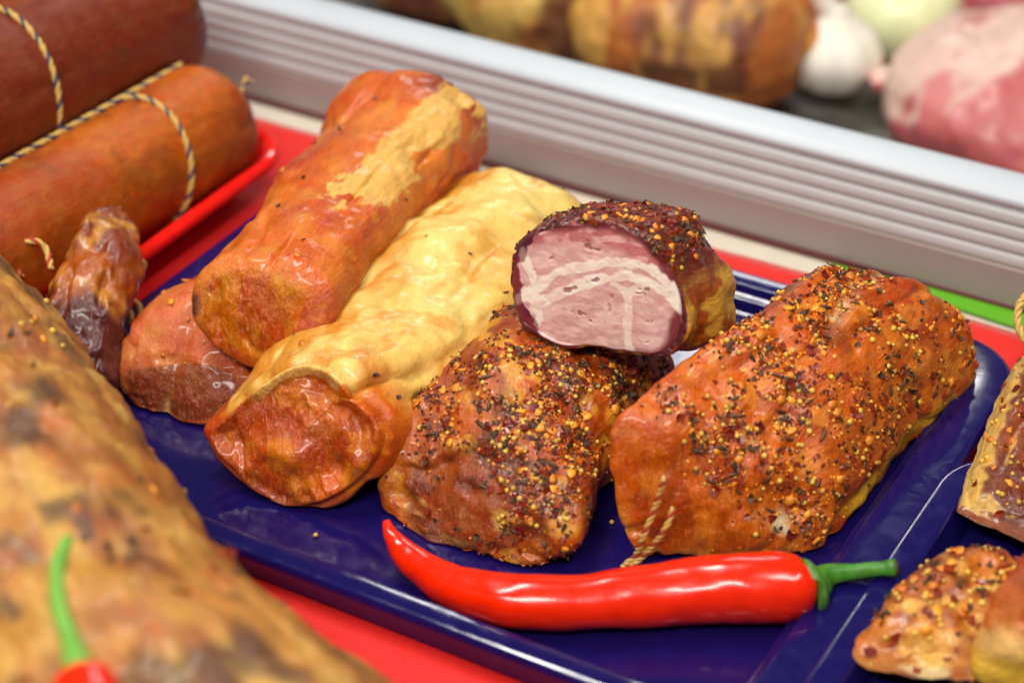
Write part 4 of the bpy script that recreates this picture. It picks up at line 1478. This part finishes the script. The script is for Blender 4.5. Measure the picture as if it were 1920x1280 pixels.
# ------------------------------------------------------------------ big roll in the foreground
def big_roll():
    E = [(-19.5, 5.5), (-15.0, -2.0), (-11.4, -8.3), (-8.3, -13.6), (-5.0, -18.4), (-0.8, -21.3), (4.0, -23.6)]
    S = [(0.86, 0.5), (0.86, 0.5), (0.86, 0.5), (0.84, 0.54), (0.78, 0.62), (0.66, 0.75), (0.55, 0.83)]
    R = []
    for k, (e, s) in enumerate(zip(E, S)):
        zb = 0.9 - 1.1 * k / 6
        tp = [7.2, 7.8, 8.2, 8.4, 8.3, 7.6, 6.6][k]
        R.append(ring((e[0], e[1], zb), s, (0, 0, 1), [(-5.5, 0), (-8.2, 0.3), (-9.6, 2.4), (-9.2, 5.2), (-7.0, tp - 0.9), (-4.4, tp), (-2.0, tp - 1.0), (-0.4, tp - 2.8), (0, 3.9), (-0.6, 1.8), (-2.2, 0.3)]))
    V, Q, i = loft(R, 170, 150, 24, (1.5, 2.4), (0.4, 0.7))
    t = empty('meat_roll', (-12, -15, -0.2), 'huge out-of-focus yellow-brown spiced meat roll filling lower left foreground', 'smoked meat')

    def colour(V, N, i):
        q = i['fc'] * np.array([0.75, 1, 1])
        n = fbm(q, 0.8, 3, 280)
        n2 = fbm(q, 1.7, 3, 281)
        c = mixc(srgb(182, 122, 44), srgb(152, 88, 30), sm(-0.2, 0.4, n))
        c = mixc(c, srgb(200, 152, 72), sm(0.15, 0.5, n2) * 0.85)
        c = mixc(c, srgb(58, 32, 20), sm(0.15, 0.45, fbm(q, 0.8, 3, 284)) * 0.72)
        c = mixc(c, srgb(196, 100, 40), sm(0.35, 0.65, fbm(q, 1.2, 2, 286)) * 0.45)
        return c
    V, N, made = build_meat(t, [('meat_body', M['blur'], None)], V, Q, i, lumps(0.3, 0.35, 0.22, 0.35, 288, 0.08), colour)
    w = lambda P: sm(3, 5, P[:, 2]) * sm(-0.2, 0.4, fbm(P, 0.5, 2, 290)) + 0.002
    scatter(t, V, Q, w, {'mustard_seed': 60, 'orange_flake': 50, 'herb_fleck': 90, 'red_flake': 60}, 63, 1.1)
    # second chilli lying on the roll, stem towards the tray
    ch = empty('red_chilli', at(150, 1300, 7.6), 'blurred chilli with bright green stem lying on the foreground meat roll', 'chilli')
    zs = 8.05
    pts = crom([at(128, 1010, zs + 0.3), at(108, 1060, zs + 0.3), at(110, 1130, zs + 0.3), at(132, 1200, zs + 0.25), at(150, 1262, zs + 0.2)], 40)
    V, F = tube_mesh(pts, np.interp(np.linspace(0, 1, 40), [0, 0.1, 0.75, 1], [0.13, 0.16, 0.18, 0.36]), 14)
    mesh_obj('stem', V, F, M['stem_b'], ch)
    pts = crom([at(150, 1255, zs + 0.15), at(160, 1300, zs), at(180, 1380, zs - 0.2), at(230, 1480, zs - 0.6), at(300, 1580, zs - 1.2)], 40)
    V, F = tube_mesh(pts, np.interp(np.linspace(0, 1, 40), [0, 0.06, 0.3, 1], [0.35, 0.62, 0.8, 0.15]), 24)
    mesh_obj('pod', V, F, M['chilli'], ch)


M['stem_b'] = plain('fresh_stem', srgb(112, 172, 66), rough=0.5, vary=0.1, scale=100, sss=0.1)
big_roll()


# ------------------------------------------------------------------ spiced pieces at the right edge
def side_pieces():
    # strip with pale rind
    s = (0.88, -0.48)
    b0 = at(1800, 1025, 0.1)
    r0 = ring(b0, s, (0.2, 0.4, 1), [('p', 1785, 1018), ('p', 1776, 995), ('p', 1800, 950), ('p', 1850, 930), ('p', 1930, 965), ('p', 1990, 1010), ('p', 1985, 1080), ('p', 1900, 1075), ('p', 1840, 1045)])
    dv = np.array([0.40, 0.92, 0])
    r1 = r0 + dv * 3.5 + np.array([0, 0, 0.35])
    r2 = r0 + dv * 7.5 + np.array([0, 0, 0.6])
    V, Q, i = loft([r0, r1, r2], 140, 90, 24, (0.3, 0.6), (0.08, 0.2))
    t = empty('spiced_bacon_slab', b0, 'dark spiced bacon slab with pale rind, furthest back on second tray', 'smoked meat', 'spiced pieces at the right edge')

    def colour(V, N, i):
        n = fbm(V, 0.9, 3, 300)
        c = mixc(srgb(104, 42, 24), srgb(134, 62, 30), sm(-0.3, 0.4, n))
        m = sm(0.2, 0.4, N @ unit((-0.9, -0.1, -0.15)) + 0.08 * n)
        c = mixc(c, srgb(212, 170, 96), m)
        return c
    V, N, _ = build_meat(t, [('meat_body', M['spiced'], None)], V, Q, i, lumps(0.12, 0.6, 0.08, 0.8, 301, 0.04), colour, 0.99)
    scatter(t, V, Q, lambda P: sm(0.9, 1.6, P[:, 2]) + 0.001, {'mustard_seed': 90, 'red_flake': 30, 'orange_flake': 20}, 73, 1.05)
    # crumbly chunk
    b0 = at(1640, 1290, 0.1)
    r0 = ring(b0, (0.95, -0.2), (0.2, 0.4, 1), [('p', 1600, 1300), ('p', 1592, 1240), ('p', 1625, 1185), ('p', 1690, 1170), ('p', 1770, 1190), ('p', 1840, 1230), ('p', 1850, 1330), ('p', 1780, 1400), ('p', 1660, 1370)])
    dv = np.array([0.62, 0.78, 0])
    r1 = r0 + dv * 2.3 + np.array([0, 0, 0.25])
    r2 = r0.mean(0) + (r0 - r0.mean(0)) * 0.8 + dv * 4.4 + np.array([0, 0, 0.3])
    V, Q, i = loft([r0, r1, r2], 140, 90, 24, (0.5, 0.8), (0.15, 0.2))
    t = empty('spiced_meat_chunk', b0, 'blurred orange spice-crumbed meat chunk at the lower right corner', 'smoked meat', 'spiced pieces at the right edge')

    def colour(V, N, i):
        n = fbm(V, 0.9, 3, 310)
        c = mixc(srgb(190, 108, 48), srgb(128, 58, 32), sm(-0.2, 0.4, n))
        c = mixc(c, srgb(226, 170, 90), sm(0.1, 0.5, fbm(V, 0.8, 3, 311)) * 0.9)
        c = mixc(c, srgb(232, 196, 136), sm(0.15, 0.5, i['cap']) * sm(-0.2, 0.3, n + 0.2))
        return c
    V, N, _ = build_meat(t, [('meat_body', M['spiced'], None)], V, Q, i, lumps(0.22, 0.7, 0.12, 0.8, 312, 0.06), colour, 0.99)
    scatter(t, V, Q, lambda P: sm(0.9, 1.6, P[:, 2]) + 0.001, {'mustard_seed': 70, 'red_flake': 60, 'orange_flake': 25, 'herb_fleck': 40}, 83, 1.05)
    # glazed piece in front
    b0 = at(1850, 1290, 1.0)
    r0 = ring(b0, (0.95, -0.2), (0.1, 0.3, 1), [('p', 1825, 1300), ('p', 1818, 1220), ('p', 1840, 1130), ('p', 1885, 1075), ('p', 1950, 1050), ('p', 2040, 1100), ('p', 2080, 1220), ('p', 2020, 1400), ('p', 1900, 1420)])
    dv = np.array([0.6, 0.8, 0])
    r1 = r0 + dv * 2.0
    r2 = r0.mean(0) + (r0 - r0.mean(0)) * 0.85 + dv * 3.6
    V, Q, i = loft([r0, r1, r2], 140, 80, 24, (0.6, 0.8), (0.2, 0.2))
    t = empty('glazed_ham_piece', b0 - np.array([0, 0, 1]), 'glazed amber ham piece with yellow fat, cut off by lower right edge', 'smoked meat', 'spiced pieces at the right edge')

    def colour(V, N, i):
        n = fbm(V, 0.8, 3, 320)
        c = mixc(srgb(190, 98, 40), srgb(160, 70, 34), sm(-0.3, 0.4, n))
        h = V[:, 2] - 2.3 + 0.3 * n
        c = mixc(srgb(222, 176, 72), c, sm(-0.3, 0.3, h))
        c = mixc(c, srgb(232, 190, 120), sm(0.35, 0.1, np.abs(h + 0.1)) * 0.8)
        return c
    V, N, _ = build_meat(t, [('meat_body', M['meat'], None)], V, Q, i, lumps(0.2, 0.6, 0.12, 0.7, 322, 0.03), colour, 0.99)
    # spiced slab further back with a loop of string
    b0 = at(1990, 800, 0.1)
    r0 = ring(b0, (0.9, -0.4), (0.1, 0.3, 1), [('p', 1935, 800), ('p', 1912, 745), ('p', 1908, 690), ('p', 1925, 655), ('p', 1980, 640), ('p', 2060, 680), ('p', 2100, 780), ('p', 2060, 850), ('p', 1980, 840)])
    dv = np.array([0.5, 0.86, 0])
    V, Q, i = loft([r0, r0 + dv * 2.0, r0 + dv * 4.0], 120, 60, 20, (0.5, 0.6), (0.2, 0.2))
    t = empty('spiced_meat_chunk', b0, 'sliver of dark spiced meat with string loop at right picture edge', 'smoked meat', 'spiced pieces at the right edge')

    def colour(V, N, i):
        n = fbm(V, 0.8, 3, 330)
        return mixc(srgb(112, 50, 34), srgb(84, 40, 30), sm(-0.3, 0.4, n))
    V, N, _ = build_meat(t, [('meat_body', M['spiced'], None)], V, Q, i, lumps(0.2, 0.6, 0.12, 0.7, 332, 0.03), colour)
    scatter(t, V, Q, lambda P: sm(0.5, 1.6, P[:, 2]) + 0.001, {'mustard_seed': 50, 'red_flake': 25}, 93, 1.05)
    lp = [at(1924, 640, 2.6), at(1909, 610, 2.9), at(1911, 575, 3.3), at(1928, 552, 3.6), at(1950, 560, 3.5), at(1960, 600, 3.0)]
    twine(t, lp, 0.12, 0.8, 'twine', 'string_loop')


side_pieces()


# ------------------------------------------------------------------ things in the display case behind the rail
def blob(name, c, rx, ry, rz, turn, label, cat, mat, colour, seed, lump=0.25, part='meat_body', group=None, zmin=-7.0):
    ax = np.array([math.cos(turn), math.sin(turn), 0])
    sd = np.array([-ax[1], ax[0], 0])
    R = []
    for q in (-0.86, -0.45, 0, 0.45, 0.86):
        f = math.sqrt(1 - q * q * 0.8)
        th = np.arange(12) * 2 * np.pi / 12
        R.append(np.array(c) + ax * rx * q + ry * f * np.cos(th)[:, None] * sd + rz * f * np.sin(th)[:, None] * np.array([0, 0, 1.0]))
    V, Q, i = loft(R, 110, 80, 20, (rx * 0.25, rx * 0.25), (rx * 0.12, rx * 0.12))
    t = empty(name, (c[0], c[1], zmin), label, cat, group)
    build_meat(t, [(part, mat, None)], V, Q, i, lumps(lump, 0.35, lump * 0.7, 0.35, seed, 0.04), colour, zmin)
    return t


def smoked_col(seed, base=(190, 104, 44), hi=(222, 164, 80), dark=(110, 52, 32)):
    def f(V, N, i):
        q = i['fc'] * np.array([0.9, 0.5, 0.35])
        n = fbm(q, 0.6, 3, seed)
        c = mixc(srgb(*base), srgb(*hi), sm(0.0, 0.4, n))
        return mixc(c, srgb(*dark), sm(0.15, 0.5, fbm(q, 0.55, 3, seed + 3)) * 0.9)
    return f


zc = -3.4
blob('smoked_ham', at(1305, 40, zc), 6.2, 4.6, 3.7, math.radians(-22), 'golden brown smoked ham roll behind the rail, left of garlic', 'smoked meat', M['blur'], smoked_col(400), 401, group='meats in the display case')
blob('smoked_ham', at(1040, -35, zc), 4.6, 5.6, 3.5, math.radians(60), 'striped golden smoked ham behind rail, middle of the three', 'smoked meat', M['blur'], smoked_col(410, (190, 112, 48), (222, 178, 92)), 411, group='meats in the display case')
blob('smoked_ham', at(830, -95, zc), 3.6, 5.4, 3.2, math.radians(60), 'dark brown smoked ham behind rail, at top edge of picture', 'smoked meat', M['blur'], smoked_col(420, (150, 78, 42), (204, 140, 66)), 421, group='meats in the display case')
blob('smoked_ham', at(1600, -40, zc - 1), 4.0, 4.0, 3.0, math.radians(20), 'red-brown smoked meat behind garlic, at the top edge', 'smoked meat', M['blur'], smoked_col(425, (140, 62, 36), (150, 72, 40)), 426, group='meats in the display case')


def ham_col(V, N, i):
    n = fbm(V, 0.2, 2, 430)
    c = mixc(srgb(214, 136, 126), srgb(196, 104, 98), sm(-0.3, 0.4, n))
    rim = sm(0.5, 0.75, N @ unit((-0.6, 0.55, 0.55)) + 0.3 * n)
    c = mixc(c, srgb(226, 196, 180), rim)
    return mixc(c, srgb(160, 60, 62), sm(0.35, 0.6, fbm(V, 0.3, 2, 433)) * 0.7)


M['raw'] = meat_mat('pink_ham', sss=0.3, rough=(0.3, 0.5), bump=0.3, fibre=(0.5, 1, 1), grain=0.12, coat=0.15, sat=1.0, hue0=-0.012)
blob('raw_ham', at(2030, 205, -4.6), 9.5, 6.6, 3.4, math.radians(-20), 'large pink raw ham with pale fat rim behind the rail', 'raw meat', M['raw'], ham_col, 431, 0.35)
blob('raw_ham', at(1905, -20, -4.5), 5.5, 4.0, 2.6, math.radians(-10), 'dark red raw meat in top right corner behind onion', 'raw meat', M['raw'], lambda V, N, i: mixc(srgb(176, 80, 80), srgb(140, 50, 56), sm(-0.3, 0.3, fbm(V, 0.4, 3, 440))), 441, 0.2)

# garlic bulb: cloves bulging round a stem
gb = at(1562, 100, -4.2)
g = empty('garlic_bulb', gb - np.array([0, 0, 1.45]), 'white garlic bulb with long stem between ham roll and raw ham', 'garlic')
th = np.linspace(0, 2 * np.pi, 72, endpoint=False)
prof = [(0.05, -1.9), (0.9, -1.85), (1.75, -1.4), (2.3, -0.5), (2.35, 0.3), (1.9, 1.1), (1.2, 1.7), (0.7, 2.2), (0.5, 2.6)]
pr = crom(prof, 40)
GV = []
pr = pr * 0.86
for r_, z_ in pr:
    lob = 1 + 0.07 * np.abs(np.sin(th * 4)) * min(1, r_ / 1.5)
    GV.append(np.stack([gb[0] + r_ * lob * np.cos(th), gb[1] + r_ * lob * np.sin(th), np.full(72, gb[2] + z_)], 1))
GV = np.vstack(GV)
GF = [(i * 72 + k, i * 72 + (k + 1) % 72, (i + 1) * 72 + (k + 1) % 72, (i + 1) * 72 + k) for i in range(39) for k in range(72)]
mesh_obj('bulb', GV, GF + [tuple(range(71, -1, -1)), tuple(range(39 * 72, 40 * 72))], M['garlic'], g)
spt = crom([gb + np.array([0, 0, 1.6]), gb + np.array([-0.6, 0.2, 2.4]), gb + np.array([-1.3, 0.4, 3.6]), gb + np.array([-2.0, 0.6, 5.2])], 30)
V, F = tube_mesh(spt, np.linspace(0.55, 0.4, 30), 16)
mesh_obj('stem', V, F, M['garlic'], g)

# onion
ob = at(1690, 25, -4.6)
o_ = empty('onion', ob - np.array([0, 0, 2.4]), 'pale peeled onion behind the garlic bulb', 'onion')
pr = crom([(0.05, -2.3), (1.2, -2.1), (2.4, -1.2), (2.8, 0.1), (2.4, 1.3), (1.3, 2.1), (0.5, 2.5), (0.3, 2.9)], 36)
OV = np.vstack([np.stack([ob[0] + r_ * np.cos(th) * (1 + 0.012 * np.cos(th * 9)), ob[1] + r_ * np.sin(th) * (1 + 0.012 * np.cos(th * 9)), np.full(72, ob[2] + z_)], 1) for r_, z_ in pr])
OF = [(i * 72 + k, i * 72 + (k + 1) % 72, (i + 1) * 72 + (k + 1) % 72, (i + 1) * 72 + k) for i in range(35) for k in range(72)]
mesh_obj('bulb', OV, OF + [tuple(range(71, -1, -1)), tuple(range(35 * 72, 36 * 72))], M['onion'], o_)


# ------------------------------------------------------------------ seeds that fell off the rub
for a, b, lab in ((703, 884, 'stray mustard seed on tray between fat-capped loin and spiced chunk'), (720, 926, 'stray mustard seed on tray touching left side of spiced chunk'),
                  (1147, 978, 'stray mustard seed on tray in gap between the two spiced pieces'), (1612, 885, 'stray mustard seed on tray beside right flank of largest loin'),
                  (592, 1002, 'stray mustard seed on open tray in front of fat-capped loin')):
    o = bpy.data.objects.new('mustard_seed', SP['mustard_seed'][0])
    o.location = Vector(at(a, b, 0.065) * K)
    COL.objects.link(o)
    tag(o, lab, 'seed', 'loose seeds on the tray')
